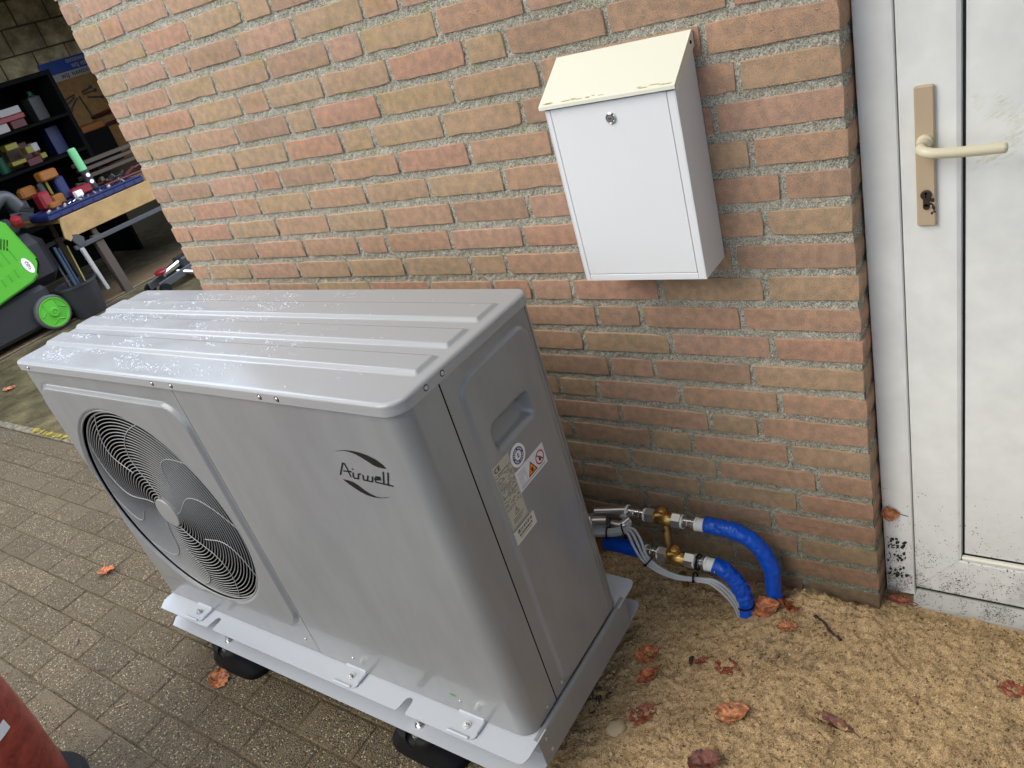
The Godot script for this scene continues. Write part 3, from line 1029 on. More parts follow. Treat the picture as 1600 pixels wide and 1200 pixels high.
func build_unit() -> void:
	var XL := -1.842; var XR := -0.510; var ZF := 0.673; var ZB := 0.283
	var Y0 := 0.1745; var Y1 := 0.9665; var YT := 0.9925
	var RC := 0.036
	var SEAMX := -1.156; var SEAMZ := 0.572
	var u := thing("heat_pump", "grey outdoor heat pump with round fan grille standing in front of the brick wall", "heat pump", Vector3((XL + XR) / 2, 0, (ZF + ZB) / 2))
	# fan panel with raised field and round opening
	var FC := Vector2(-1.512, 0.568); var FR := 0.306
	var fp := MB.new()
	var sm := func(d: float, w: float) -> float: return smoothstep(w, -w, d)
	var lo := Vector2(XL + 0.012, Y0)
	fp.relief(Vector3(lo.x, lo.y, ZF), Vector3.RIGHT, Vector3.UP, SEAMX - lo.x, Y1 - Y0, 0.0036, func(x: float, y: float) -> float:
		var p := Vector2(x, y) + lo
		var d := sd_rrect(p, Vector2(-1.494, 0.592), Vector2(0.326, 0.330), 0.062)
		var h: float = 0.0075 * sm.call(d, 0.0036)
		h -= 0.0022 * exp(-pow((d - 0.0060) / 0.0026, 2))
		var r := p.distance_to(FC) - FR
		h -= 0.006 * smoothstep(0.008, 0.0, r)
		return h, Vector3(FC.x - lo.x, FC.y - lo.y, FR))
	# rounded left edge
	for k in 5:
		var a0 := PI / 2 + PI / 2 * k / 5.0
		var a1 := PI / 2 + PI / 2 * (k + 1) / 5.0
		var c := Vector3(XL + 0.012, 0, ZF - 0.012)
		var p0 := c + Vector3(cos(a0), 0, sin(a0)) * 0.012
		var p1 := c + Vector3(cos(a1), 0, sin(a1)) * 0.012
		fp.quad(p1 + Vector3.UP * Y0, p0 + Vector3.UP * Y0, p0 + Vector3.UP * Y1, p1 + Vector3.UP * Y1)
	part("fan_panel", fp, M.casing, u)
	# front panel, wrapping round the right corner to the side seam
	var pts := [Vector3(SEAMX + 0.0022, 0, ZF - 0.004), Vector3(SEAMX + 0.0028, 0, ZF + 0.0005), Vector3(XR - RC, 0, ZF + 0.0005)]
	var nr := [Vector3.LEFT, Vector3.BACK, Vector3.BACK]
	for k in range(1, 17):
		var a := PI / 2 * (1.0 - k / 16.0)
		pts.append(Vector3(XR - RC, 0, ZF + 0.0005 - RC) + Vector3(cos(a), 0, sin(a)) * RC)
		nr.append(Vector3(cos(a), 0, sin(a)))
	pts.append(Vector3(XR, 0, SEAMZ + 0.0015)); nr.append(Vector3.RIGHT)
	pts.append(Vector3(XR - 0.004, 0, SEAMZ + 0.001)); nr.append(Vector3.FORWARD)
	var fr := MB.new()
	for k in pts.size() - 1:
		var a: Vector3 = pts[k]; var b: Vector3 = pts[k + 1]
		var na: Vector3 = nr[k]; var nb: Vector3 = nr[k + 1]
		if k == 0: na = Vector3.LEFT; nb = Vector3.LEFT
		if k == pts.size() - 2: na = Vector3.FORWARD; nb = Vector3.FORWARD
		if k == 1: na = Vector3.BACK
		var y0 := Vector3.UP * Y0; var y1 := Vector3.UP * Y1
		var s := fr.vert(a + y0, na); fr.vert(b + y0, nb); fr.vert(b + y1, nb); fr.vert(a + y1, na)
		fr.itri(s, s + 1, s + 2); fr.itri(s, s + 2, s + 3)
	part("front_panel", fr, M.casing, u)
	# service panel on the right side: raised field and a pressed hand grip
	var sp := MB.new()
	var G := Vector2(0.4345, 0.7985)
	var zs := SEAMZ - 0.0015
	sp.relief(Vector3(XR + 0.0003, Y0, zs), Vector3.FORWARD, Vector3.UP, zs - 0.303, Y1 - Y0, 0.003, func(a: float, y: float) -> float:
		var p := Vector2(zs - a, Y0 + y)
		var d := sd_rrect(p, Vector2(0.427, 0.562), Vector2(0.109, 0.380), 0.034)
		var h: float = 0.0062 * sm.call(d, 0.0038)
		var g := sd_rrect(p, G, Vector2(0.0635, 0.029), 0.016)
		var deep := smoothstep(0.003, -0.012, g)
		# the grip slopes in from below and is deepest under its upper lip
		h -= 0.040 * deep * clampf(0.35 + (p.y - G.y + 0.03) / 0.075, 0.25, 1.0)
		# two soft bulges by the pipe outlets
		for q in [Vector2(0.312, 0.475), Vector2(0.310, 0.372)]:
			h += 0.004 * exp(-pow((p.x - q.x) / 0.009, 2) - pow((p.y - q.y) / 0.022, 2))
		return h)
	part("service_panel", sp, M.casing, u)
	# rear wrap, left side and back: plain sheet
	var bk := MB.new()
	var ring := [Vector3(XR + 0.0003, 0, 0.3015)]
	for k in 9:
		var a := -PI / 2 * k / 8.0
		ring.append(Vector3(XR - 0.018, 0, ZB + 0.018) + Vector3(cos(a), 0, sin(a)) * 0.018)
	for k in 7:
		var a := -PI / 2 - PI / 2 * k / 6.0
		ring.append(Vector3(XL + 0.012, 0, ZB + 0.012) + Vector3(cos(a), 0, sin(a)) * 0.012)
	ring.append(Vector3(XL, 0, ZF - 0.012))
	for k in ring.size() - 1:
		bk.quad(ring[k] + Vector3.UP * Y0, ring[k + 1] + Vector3.UP * Y0, ring[k + 1] + Vector3.UP * Y1, ring[k] + Vector3.UP * Y1)
	part("rear_casing", bk, M.casing, u)
	var inner := MB.new()
	inner.bx(Vector3(XL + 0.02, Y0 + 0.002, ZB + 0.03), Vector3(XR - 0.06, Y1 + 0.01, 0.40))
	inner.bx(Vector3(SEAMX + 0.05, Y0 + 0.002, 0.40), Vector3(XR - 0.06, Y1 + 0.01, ZF - 0.045))
	inner.bx(Vector3(XR - 0.008, Y0 + 0.004, SEAMZ - 0.01), Vector3(XR - 0.003, Y1, SEAMZ + 0.008))
	inner.bx(Vector3(SEAMX - 0.008, Y0 + 0.004, ZF - 0.009), Vector3(SEAMX + 0.010, Y1, ZF - 0.004))
	part("inner_body", inner, M.dark, u)
	# opening: rolled lip, duct, guard, fan
	var duct := MB.new()
	duct.lathe(Vector3(FC.x, FC.y, ZF), Vector3.BACK, [Vector2(FR - 0.004, -0.18), Vector2(FR - 0.004, -0.012), Vector2(FR + 0.001, 0.0015)], 72, true)
	for k in range(0, duct.n.size()): duct.n[k] = -duct.n[k]
	part("fan_duct", duct, M.duct, u)
	var lip := MB.new()
	var cir := []
	for k in 96: cir.append(Vector3(FC.x + cos(TAU * k / 96) * (FR - 0.0005), FC.y + sin(TAU * k / 96) * (FR - 0.0005), ZF + 0.0015))
	lip.tube(cir, 0.0026, 8, false, true)
	part("opening_lip", lip, M.casing, u)
	var gd := MB.new()
	var ZG := ZF - 0.003
	var GC := FC + Vector2(0.0, -0.005)
	for k in 28:
		var r := 0.049 + (0.3005 - 0.049) * k / 27.0
		var dome := -0.010 * pow(r / 0.296, 4.0)
		var cc := []
		var sg := 48 if k < 12 else 80
		for q in sg: cc.append(Vector3(GC.x + cos(TAU * q / sg) * r, GC.y + sin(TAU * q / sg) * r, ZG + dome + 0.006))
		gd.tube(cc, 0.0013 if k < 27 else 0.0032, 6, false, true)
	for k in 10:
		var sk := MB.new()
		var a := TAU * k / 10.0 + 0.13
		var w := []
		var long := k % 2 == 0
		for q in 15:
			var f := q / 14.0
			var r := lerpf(0.05 if long else 0.13, 0.297, f)
			var tw := a + (0.34 if long else 0.22) * sin(f * PI * 1.15)
			w.append(Vector3(GC.x + cos(tw) * r, GC.y + sin(tw) * r, ZG + 0.0078 - 0.010 * pow(r / 0.296, 4.0)))
		sk.tube(w, 0.0012, 6)
		part("guard_spoke", sk, M.spoke, u)
	part("fan_guard", gd, M.guard, u)
	var hub := MB.new()
	hub.lathe(Vector3(GC.x, GC.y, ZG), Vector3.BACK, [Vector2(0.044, 0.0), Vector2(0.0435, 0.008), Vector2(0.0415, 0.0105), Vector2(0.0, 0.0115)], 40)
	part("guard_hub", hub, M.guard, u)
	var fan := MB.new()
	fan.lathe(Vector3(FC.x, FC.y, ZF - 0.13), Vector3.BACK, [Vector2(0.075, 0.0), Vector2(0.072, 0.07), Vector2(0.05, 0.085), Vector2(0, 0.088)], 32, true)
	for b in 3:
		var g0 := fan.v.size()
		for q in 13:
			var f := q / 12.0
			var r := lerpf(0.07, 0.29, f)
			for s in 13:
				var g := s / 12.0
				var a := TAU * b / 3.0 + 0.62 + lerpf(-0.1, 1.28, g) * (1.0 + 0.22 * sin(f * 2.6)) + 0.3 * f
				var z := ZF - 0.05 - 0.085 * g - 0.02 * sin(g * PI)
				fan.vert(Vector3(FC.x + cos(a) * r, FC.y + sin(a) * r, z), Vector3(sin(a) * -0.45, cos(a) * 0.45, 0.8).normalized())
		for q in 12:
			for s in 12:
				var p := g0 + q * 13 + s
				fan.itri(p, p + 1, p + 14); fan.itri(p, p + 14, p + 13)
	part("fan", fan, M.fan_grey, u)
	# top cover: rounded plan, folded skirt, three pressed ribs
	var cv := MB.new()
	var cx0 := XL - 0.012; var cx1 := XR + 0.004; var cz1 := ZF + 0.0055; var cz0 := ZB - 0.005
	var plan := []
	for cn in [[Vector2(cx1 - 0.04, cz1 - 0.04), 0.04, PI / 2, 0.0], [Vector2(cx1 - 0.024, cz0 + 0.024), 0.024, 0.0, -PI / 2], [Vector2(cx0 + 0.024, cz0 + 0.024), 0.024, -PI / 2, -PI], [Vector2(cx0 + 0.016, cz1 - 0.016), 0.016, PI, PI / 2]]:
		for k in 11:
			var a: float = lerpf(cn[2], cn[3], k / 10.0)
			plan.append([cn[0] + Vector2(cos(a), sin(a)) * cn[1], Vector2(cos(a), sin(a))])
	var lev := [[0.0, Y1 + 0.0015, 0.0], [0.0, YT - 0.008, 0.0], [-0.0012, YT - 0.0045, 0.45], [-0.004, YT - 0.0015, 0.8], [-0.0085, YT, 1.0]]
	var pn := plan.size()
	var base := cv.v.size()
	for l in lev:
		for q in plan:
			var pp: Vector2 = q[0] + q[1] * l[0]
			cv.vert(Vector3(pp.x, l[1], pp.y), Vector3(q[1].x * (1.0 - l[2]), l[2], q[1].y * (1.0 - l[2])).normalized())
	for l in lev.size() - 1:
		for k in pn:
			var r := (k + 1) % pn
			var p := base + l * pn
			cv.itri(p + k, p + r, p + pn + r); cv.itri(p + k, p + pn + r, p + pn + k)
	part("cover_skirt", cv, M.cover, u)
	# the sheet itself, cut to the plan by pushing its rim onto the outline
	var tp := MB.new()
	var ex := 0.0085
	tp.relief(Vector3(cx0 + ex, YT, cz1 - ex), Vector3.RIGHT, Vector3.FORWARD, cx1 - cx0 - 2 * ex, cz1 - cz0 - 2 * ex, 0.0034, func(a: float, b: float) -> float:
		var x := cx0 + ex + a; var z := cz1 - ex - b
		var h := 0.0
		for r in [[0.349, 0.412], [0.444, 0.503], [0.534, 0.590]]:
			var d: float = maxf(maxf(r[0] - z, z - r[1]), x - (-0.532))
			h = maxf(h, 0.0062 * smoothstep(0.0035, -0.0045, d))
		return h)
	for k in tp.v.size():
		var p := tp.v[k]
		# keep the sheet inside the rounded corners
		for cn in [[Vector2(cx1 - 0.04, cz1 - 0.04), 0.0315, 1.0, 1.0], [Vector2(cx1 - 0.024, cz0 + 0.024), 0.0155, 1.0, -1.0], [Vector2(cx0 + 0.024, cz0 + 0.024), 0.0155, -1.0, -1.0], [Vector2(cx0 + 0.016, cz1 - 0.016), 0.0075, -1.0, 1.0]]:
			var d: Vector2 = Vector2(p.x, p.z) - cn[0]
			if d.x * cn[2] > 0 and d.y * cn[3] > 0 and d.length() > cn[1]:
				d = d.normalized() * cn[1]
				tp.v[k] = Vector3(cn[0].x + d.x, p.y, cn[0].y + d.y)
	part("top_cover", tp, M.cover, u)
	# rain drops lying on the cover, in drifts
	var drop := MB.new()
	drop.lathe(Vector3.ZERO, Vector3.UP, [Vector2(1.0, 0.0), Vector2(0.93, 0.22), Vector2(0.7, 0.42), Vector2(0.35, 0.53), Vector2(0.0, 0.56)], 8, true)
	var dm := StandardMaterial3D.new()
	dm.resource_name = "water"
	dm.albedo_color = Color(0.95, 0.97, 1.0, 0.34)
	dm.transparency = BaseMaterial3D.TRANSPARENCY_ALPHA
	dm.roughness = 0.05
	dm.metallic_specular = 0.7
	var mm := MultiMesh.new()
	mm.transform_format = MultiMesh.TRANSFORM_3D
	mm.mesh = drop.mesh()
	var spots := []
	var dr := RandomNumberGenerator.new()
	dr.seed = 11
	var dnoise := noise(FastNoiseLite.TYPE_SIMPLEX_SMOOTH, 5.0, 131, 2)
	while spots.size() < 1900:
		var x := dr.randf_range(-1.80, -0.62)
		var z := dr.randf_range(0.30, 0.66)
		var d := dnoise.get_noise_2d(x * 0.9, z * 2.4)
		var far := clampf((-0.85 - x) / 0.35, 0.03, 1.0)
		if dr.randf() > clampf((d + 0.02) * 4.0, 0.0, 1.0) * far: continue
		var on := 0.0
		for r in [[0.349, 0.412], [0.444, 0.503], [0.534, 0.590]]:
			if z > r[0] - 0.006 and z < r[1] + 0.006: on = 1.0 if (z > r[0] + 0.006 and z < r[1] - 0.006) else -1.0
		if on < 0.0: continue
		spots.append(Vector4(x, YT + 0.0062 * on, z, 0.0007 + 0.0022 * pow(dr.randf(), 3.0)))
	mm.instance_count = spots.size()
	for k in spots.size():
		var s: Vector4 = spots[k]
		mm.set_instance_transform(k, Transform3D(Basis.from_euler(Vector3(0, dr.randf() * TAU, 0)).scaled(Vector3(s.w * dr.randf_range(0.8, 1.3), s.w, s.w)), Vector3(s.x, s.y + 0.0001, s.z) - u.position))
	var drops := MultiMeshInstance3D.new()
	drops.multimesh = mm
	drops.material_override = dm
	drops.name = "rain_drops"
	u.add_child(drops)
	drops.set_meta("kind", "stuff")
	for x in [-1.787, -1.208, -1.137, -0.848, -0.799]:
		screw(u, Vector3(x, 0.978, cz1 + 0.0001), Vector3.BACK, 0.0036)
	for z in [0.604, 0.560]:
		screw(u, Vector3(cx1 + 0.0001, 0.979, z), Vector3.RIGHT, 0.0036)
	for x in [-1.19, -1.016, -0.684]:
		screw(u, Vector3(x, 0.214, ZF + 0.0008), Vector3.BACK, 0.0032, false)
	for q in [Vector2(0.541, 0.194), Vector2(0.604, 0.192), Vector2(0.356, 0.197)]:
		screw(u, Vector3(XR + 0.0004, q.y, q.x), Vector3.RIGHT, 0.0036, false)
	# maker's mark printed on the front
	var ink := MB.new()
	var o := Vector3(0, 0, ZF + 0.0012)
	ink.poly(PackedVector2Array([Vector2(-0.7126, 0.8724), Vector2(-0.7, 0.8773), Vector2(-0.6836, 0.8809), Vector2(-0.6645, 0.8823), Vector2(-0.6455, 0.8816), Vector2(-0.6267, 0.8783), Vector2(-0.6099, 0.8717), Vector2(-0.598, 0.8635), Vector2(-0.5921, 0.8553), Vector2(-0.6024, 0.8545), Vector2(-0.6128, 0.8551), Vector2(-0.6234, 0.8582), Vector2(-0.6339, 0.8643), Vector2(-0.6444, 0.8704), Vector2(-0.6569, 0.8757), Vector2(-0.6705, 0.879), Vector2(-0.6845, 0.8794), Vector2(-0.7006, 0.8763)]), o, Vector3.RIGHT, Vector3.UP)
	ink.poly(PackedVector2Array([Vector2(-0.7258, 0.8092), Vector2(-0.7124, 0.8095), Vector2(-0.6988, 0.8074), Vector2(-0.6877, 0.8012), Vector2(-0.6776, 0.7929), Vector2(-0.6662, 0.7874), Vector2(-0.6541, 0.7834), Vector2(-0.6404, 0.7829), Vector2(-0.6245, 0.7871), Vector2(-0.6123, 0.7913), Vector2(-0.6251, 0.786), Vector2(-0.6409, 0.7818), Vector2(-0.6587, 0.7799), Vector2(-0.6763, 0.7816), Vector2(-0.6923, 0.7868), Vector2(-0.7057, 0.7946), Vector2(-0.7166, 0.8016)]), o, Vector3.RIGHT, Vector3.UP)
	for s in [[[-0.7263, 0.8192], [-0.7038, 0.8494], [-0.6997, 0.8488], [-0.6985, 0.8378], [-0.6985, 0.8189]], [[-0.7119, 0.8305], [-0.6898, 0.8324]], [[-0.685, 0.8401], [-0.6824, 0.8383]], [[-0.6862, 0.8312], [-0.6917, 0.8208], [-0.6904, 0.8178], [-0.68, 0.8184], [-0.6742, 0.8295], [-0.6669, 0.8314]],
			[[-0.6625, 0.8303], [-0.6666, 0.8183], [-0.6576, 0.8181], [-0.649, 0.8308]], [[-0.6576, 0.8181], [-0.6451, 0.8178], [-0.6379, 0.8309]], [[-0.6333, 0.8249], [-0.6209, 0.8265], [-0.6194, 0.8323], [-0.6284, 0.8319], [-0.6352, 0.8252], [-0.6355, 0.8177]], [[-0.6041, 0.847], [-0.6169, 0.818]], [[-0.5927, 0.8472], [-0.6061, 0.8182]], [[-0.6364, 0.8188], [-0.5938, 0.8174]]]:
		var line := []
		for p in s: line.append(Vector2(p[0], p[1]))
		stroke(ink, line, 0.0031, o + Vector3.BACK * 0.0001, Vector3.RIGHT, Vector3.UP)
	part("maker_logo", ink, M.ink, u)
	build_stickers(u, XR + 0.0068)
	var gm := MB.new()
	var gp := PackedVector2Array()
	for k in 9: gp.append(Vector2.from_angle(TAU * k / 9) * Vector2(0.011, 0.004) * rng.randf_range(0.7, 1.1))
	gm.poly(gp, Vector3(-0.700, 0.226, ZF + 0.0012), Vector3.RIGHT, Vector3.UP)
	part("paint_mark", gm, M.green_mark, u)
	build_frame(u)

func build_stickers(u: Node3D, X: float) -> void:
	# flat print: rating plate, serial label, hazard strip, round badge. On this face +z is to the left
	var r := RandomNumberGenerator.new()
	r.seed = 3
	var plate := label_mat("rating_plate", 110, 292, Color(0.70, 0.69, 0.63), 0.4, func(d: PackedByteArray) -> void:
		for e in [[2, 2, 108, 3], [2, 288, 108, 289], [2, 2, 3, 289], [107, 2, 108, 289]]: rect(d, 110, e[0], e[1], e[2], e[3], Color(0.25, 0.25, 0.24))
		for row in 24:
			var y := 44 + row * 7
			var x := 6
			while x < 102:
				var w := r.randi_range(4, 16)
				if r.randf() < 0.72: rect(d, 110, x, y, mini(103, x + w), y + 3, Color(0.28, 0.28, 0.27))
				x += w + 3
			if row % 5 == 0: rect(d, 110, 3, y - 2, 107, y - 1, Color(0.36, 0.36, 0.34))
		for row in 14:
			rect(d, 110, 55 - row, 216 + row * 2, 55 - row + 2, 218 + row * 2, Color(0.12, 0.12, 0.12))
			rect(d, 110, 54 + row, 216 + row * 2, 56 + row, 218 + row * 2, Color(0.12, 0.12, 0.12))
		rect(d, 110, 41, 243, 69, 246, Color(0.12, 0.12, 0.12)); rect(d, 110, 53, 226, 57, 238, Color(0.12, 0.12, 0.12))
		for row in 3:
			rect(d, 110, 20, 256 + row * 8, 90 - row * 8, 259 + row * 8, Color(0.3, 0.3, 0.29)))
	var mb := MB.new()
	var sheet := func(m: MB, z0: float, z1: float, y0: float, y1: float, lift: float) -> void:
		m.quad(Vector3(X + lift, y0, z0), Vector3(X + lift, y0, z1), Vector3(X + lift, y1, z1), Vector3(X + lift, y1, z0))
		m.bx(Vector3(X - 0.0008, y0, z1), Vector3(X + lift - 0.0001, y1, z0))
	sheet.call(mb, 0.532, 0.477, 0.613, 0.759, 0.0006)
	var pl := part("rating_plate", mb, plate, u)
	text_part("mark", "CE", 0.0105, M.ink, pl, Vector3(X + 0.0007, 0.7475, 0.5215), Vector3.FORWARD, Vector3.UP, 1.15)
	for q in pl.get_children(): (q as Node3D).position = Vector3(X + 0.0007, 0.7475, 0.5185)
	var bar := label_mat("serial_label", 140, 60, Color(0.80, 0.79, 0.75), 0.5, func(d: PackedByteArray) -> void:
		var x := 22
		while x < 118:
			var w := r.randi_range(1, 4)
			rect(d, 140, x, 6, x + w, 22, Color(0.08, 0.08, 0.08))
			x += w + r.randi_range(1, 4)
		x = 26
		while x < 116:
			var w := r.randi_range(3, 7)
			rect(d, 140, x, 28, x + w, 37, Color(0.1, 0.1, 0.1))
			x += w + 2
		x = 30
		while x < 108:
			rect(d, 140, x, 43, x + 3, 47, Color(0.25, 0.25, 0.25)); x += 5)
	var m2 := MB.new()
	sheet.call(m2, 0.533, 0.463, 0.5775, 0.607, 0.0013)
	part("serial_label", m2, bar, u)
	var hz := label_mat("hazard_strip", 300, 138, Color(0.84, 0.84, 0.86), 0.4, func(d: PackedByteArray) -> void:
		for y in 138:
			for x in 300:
				var c := Color(0, 0, 0, 0)
				# orange warning triangle with a flame
				var t := Vector2(x - 150, y - 26)
				if t.y > 0 and t.y < 84 and absf(t.x) < t.y * 0.58:
					c = Color(0.07, 0.05, 0.02)
					if t.y > 11 and t.y < 77 and absf(t.x) < (t.y - 9) * 0.58 - 2: c = Color(0.92, 0.50, 0.04)
					if Vector2(t.x * 1.25, t.y - 54).length() < 15 - maxf(0, 46 - t.y) * 0.7: c = Color(0.1, 0.05, 0.02)
					if absf(t.x) < 14 and t.y > 68 and t.y < 72: c = Color(0.1, 0.05, 0.02)
				# red ring with a bar over a flame
				var p := Vector2(x - 243, y - 64)
				if p.length() < 44:
					if p.length() > 35: c = Color(0.62, 0.03, 0.15)
					elif absf(p.x - p.y) < 7: c = Color(0.62, 0.03, 0.15)
					elif Vector2(p.x + 2, (p.y - 8) * 0.8).length() < 13: c = Color(0.1, 0.08, 0.08)
				# pale manual pictogram
				if x > 22 and x < 92 and y > 22 and y < 112:
					var f := (x < 25 or x > 89 or y < 25 or y > 109 or (x > 54 and x < 57) or (y > 64 and y < 67)) or (x > 32 and x < 48 and y % 9 < 2) or (Vector2(x - 73, y - 44).length() < 11 and Vector2(x - 73, y - 44).length() > 8)
					if f: c = Color(0.42, 0.50, 0.60)
				if y > 118 and y < 126 and x > 20 and x < 280 and (x * 7) % 13 > 4: c = Color(0.35, 0.35, 0.37)
				if c.a > 0.5: rect(d, 300, x, y, x + 1, y + 1, c))
	var m3 := MB.new()
	sheet.call(m3, 0.479, 0.3785, 0.662, 0.708, 0.0009)
	part("hazard_strip", m3, hz, u)
	var rd := MB.new()
	var c := Vector3(X, 0.7335, 0.455)
	rd.lathe(c, Vector3.RIGHT, [Vector2(0.0232, 0.0), Vector2(0.0232, 0.0016), Vector2(0.0, 0.0016)], 40)
	var badge := part("round_badge", rd, M.white_print, u)
	var ring := MB.new()
	ring.lathe(c, Vector3.RIGHT, [Vector2(0.0172, 0.0014), Vector2(0.0172, 0.0018), Vector2(0.0098, 0.0018), Vector2(0.0098, 0.0014)], 40)
	var navy := mat("navy_print", lin(0.035, 0.035, 0.17), 0.5)
	part("badge_ring", ring, navy, badge)
	text_part("badge_letter", "E", 0.0092, navy, badge, c, Vector3.FORWARD, Vector3.UP)
	badge.get_child(1).position = c + Vector3.RIGHT * 0.002
	# ring of tiny words around the badge
	var tiny := MB.new()
	for k in 22:
		if k % 11 == 5 or k % 11 == 10: continue
		var a := TAU * k / 22.0 + 0.2
		var q := Vector3(0, sin(a), cos(a)) * 0.0135
		tiny.box(Vector3(0.0003, 0.0028, 0.0019), Transform3D(Basis(Vector3.RIGHT, -(a - PI / 2)), c + q + Vector3.RIGHT * 0.0019))
	part("badge_words", tiny, M.white_print, badge)

func build_frame(u: Node3D) -> void:
	# open steel base: front and rear channels with turned-out flanges, closed by side plates
	var UY := 0.172; var LY := 0.0985; var FX0 := -1.835; var FX1 := -0.497
	var flange := func(y: float, zi: float, zo: float, slots: Array, name: String, m: Material) -> void:
		var s := signf(zo - zi)
		var poly := PackedVector2Array()
		poly.append(Vector2(FX0, zi)); poly.append(Vector2(FX1, zi))
		poly.append(Vector2(FX1, zo - s * 0.020)); poly.append(Vector2(FX1 - 0.004, zo - s * 0.006)); poly.append(Vector2(FX1 - 0.012, zo))
		var rev := slots.duplicate()
		rev.reverse()
		for x in rev:
			poly.append(Vector2(x + 0.0165, zo)); poly.append(Vector2(x + 0.0125, zo - s * 0.004))
			for k in 9:
				var a := PI * k / 8.0
				poly.append(Vector2(x + cos(a) * 0.0105, zo - s * (0.030 + sin(a) * 0.0105)))
			poly.append(Vector2(x - 0.0125, zo - s * 0.004)); poly.append(Vector2(x - 0.0165, zo))
		poly.append(Vector2(FX0 + 0.02, zo)); poly.append(Vector2(FX0, zo - s * 0.025))
		var mb := MB.new()
		mb.poly(poly, Vector3(0, y - 0.0024, 0), Vector3.RIGHT, Vector3.BACK, -0.0024)
		# folded shoulder where the flange turns up behind the casing
		part(name, mb, m, u)
	flange.call(UY, 0.640, 0.7285, [-1.569, -0.834], "front_flange", M.frame_paint)
	flange.call(LY, 0.640, 0.7285, [], "lower_flange", M.frame_paint)
	flange.call(UY, 0.300, 0.208, [-1.569, -0.834], "rear_flange", M.frame_paint)
	flange.call(LY, 0.300, 0.208, [], "lower_flange", M.frame_paint)
	for z in [0.655, 0.290]:
		var w := MB.new()
		w.bx(Vector3(FX0 + 0.003, LY + 0.0006, z - 0.003), Vector3(FX1 - 0.006, UY - 0.0006, z))
		part("web", w, M.frame_grey, u)
	for x in [FX0 + 0.004, FX1]:
		var sp := MB.new()
		sp.bx(Vector3(x - 0.003, LY - 0.008, 0.268), Vector3(x, UY - 0.006, 0.672), 0.0008)
		# rolled top edge of the plate
		var e := []
		for k in 2: e.append(Vector3(x - 0.0075, UY - 0.0045, [0.268, 0.672][k]))
		sp.tube(e, 0.0068, 12)
		part("side_plate", sp, M.frame_grey, u)
	for q in [[0.695, UY - 0.018], [0.688, LY + 0.014]]:
		screw(u, Vector3(FX1 + 0.0002, q[1], q[0] - 0.045), Vector3.RIGHT, 0.0042, false)
	# tie clips on the front flange
	for x in [-1.655, -1.022, -0.664]:
		var b := MB.new()
		var o := PackedVector2Array([Vector2(-0.037, -0.024), Vector2(0.037, -0.024), Vector2(0.037, 0.018)])
		for k in 5: o.append(Vector2(0.022, 0.014) + Vector2.from_angle(PI / 2 * k / 4.0) * Vector2(0.015, 0.012))
		o.append(Vector2(-0.037, 0.026))
		b.poly(o, Vector3(x, UY + 0.0004, 0.697), Vector3.RIGHT, Vector3.BACK, -0.0026)
		# upturned edges of the clip
		b.bar(Vector3(x - 0.036, UY + 0.0042, 0.674), Vector3(x + 0.034, UY + 0.0042, 0.674), 0.006, 0.009, 0.002)
		b.bar(Vector3(x - 0.036, UY + 0.0048, 0.7225), Vector3(x + 0.024, UY + 0.0048, 0.7225), 0.006, 0.005, 0.002)
		b.bar(Vector3(x + 0.0355, UY + 0.0048, 0.677), Vector3(x + 0.0355, UY + 0.0048, 0.710), 0.005, 0.005, 0.002)
		part("clip", b, M.frame_paint, u)
		hex_bolt(u, Vector3(x + 0.001, UY + 0.003, 0.698), Vector3.UP, 0.85, rng.randf())
	# bolts through the lower flange into the rubber feet
	for x in [-1.562, -0.828]:
		for z in [0.703, 0.236]:
			hex_bolt(u, Vector3(x, LY + 0.0002, z), Vector3.UP, 1.0, 0.3)
			var st := MB.new()
			st.tube([Vector3(x, 0.05, z), Vector3(x, LY + 0.034, z)], 0.0042, 10)
			part("stud", st, M.zinc, u)
			var nut := MB.new()
			var hx := PackedVector2Array()
			for k in 6: hx.append(Vector2.from_angle(TAU * k / 6 + 0.5) * 0.0135)
			nut.poly(hx, Vector3(x, 0.091, z + 0.016), Vector3.RIGHT, Vector3.FORWARD, -0.012)
			part("slot_nut", nut, M.zinc, u)
	# two long rubber feet lying front to back
	for x in [-1.572, -0.838]:
		var prof := PackedVector2Array([Vector2(-0.115, 0.0), Vector2(0.115, 0.0), Vector2(0.112, 0.018), Vector2(0.07, 0.062), Vector2(0.058, 0.092), Vector2(0.022, 0.094), Vector2(0.020, 0.080), Vector2(-0.020, 0.080), Vector2(-0.022, 0.094), Vector2(-0.058, 0.092), Vector2(-0.07, 0.062), Vector2(-0.112, 0.018)])
		var f := MB.new()
		# moulded loaf: the section draws in over rounded ends
		var zs := [0.232, 0.234, 0.240, 0.252, 0.270, 0.30, 0.66, 0.695, 0.715, 0.728, 0.736, 0.740, 0.742]
		var sc := [0.0, 0.55, 0.74, 0.88, 0.96, 1.0, 1.0, 0.97, 0.92, 0.84, 0.72, 0.52, 0.0]
		var fine := PackedVector2Array()
		for q in prof.size():
			for e in 3: fine.append(prof[q].lerp(prof[(q + 1) % prof.size()], e / 3.0))
		var rings := []
		for k in zs.size():
			var ring := []
			for q in fine: ring.append(Vector3(x + q.x * sc[k], maxf(0.0, 0.045 + (q.y - 0.045) * (0.25 + 0.75 * sc[k])) if q.y > 0.0 else 0.0, zs[k]))
			rings.append(ring)
		f.loft(rings)
		part("rubber_foot", f, M.rubber, u)

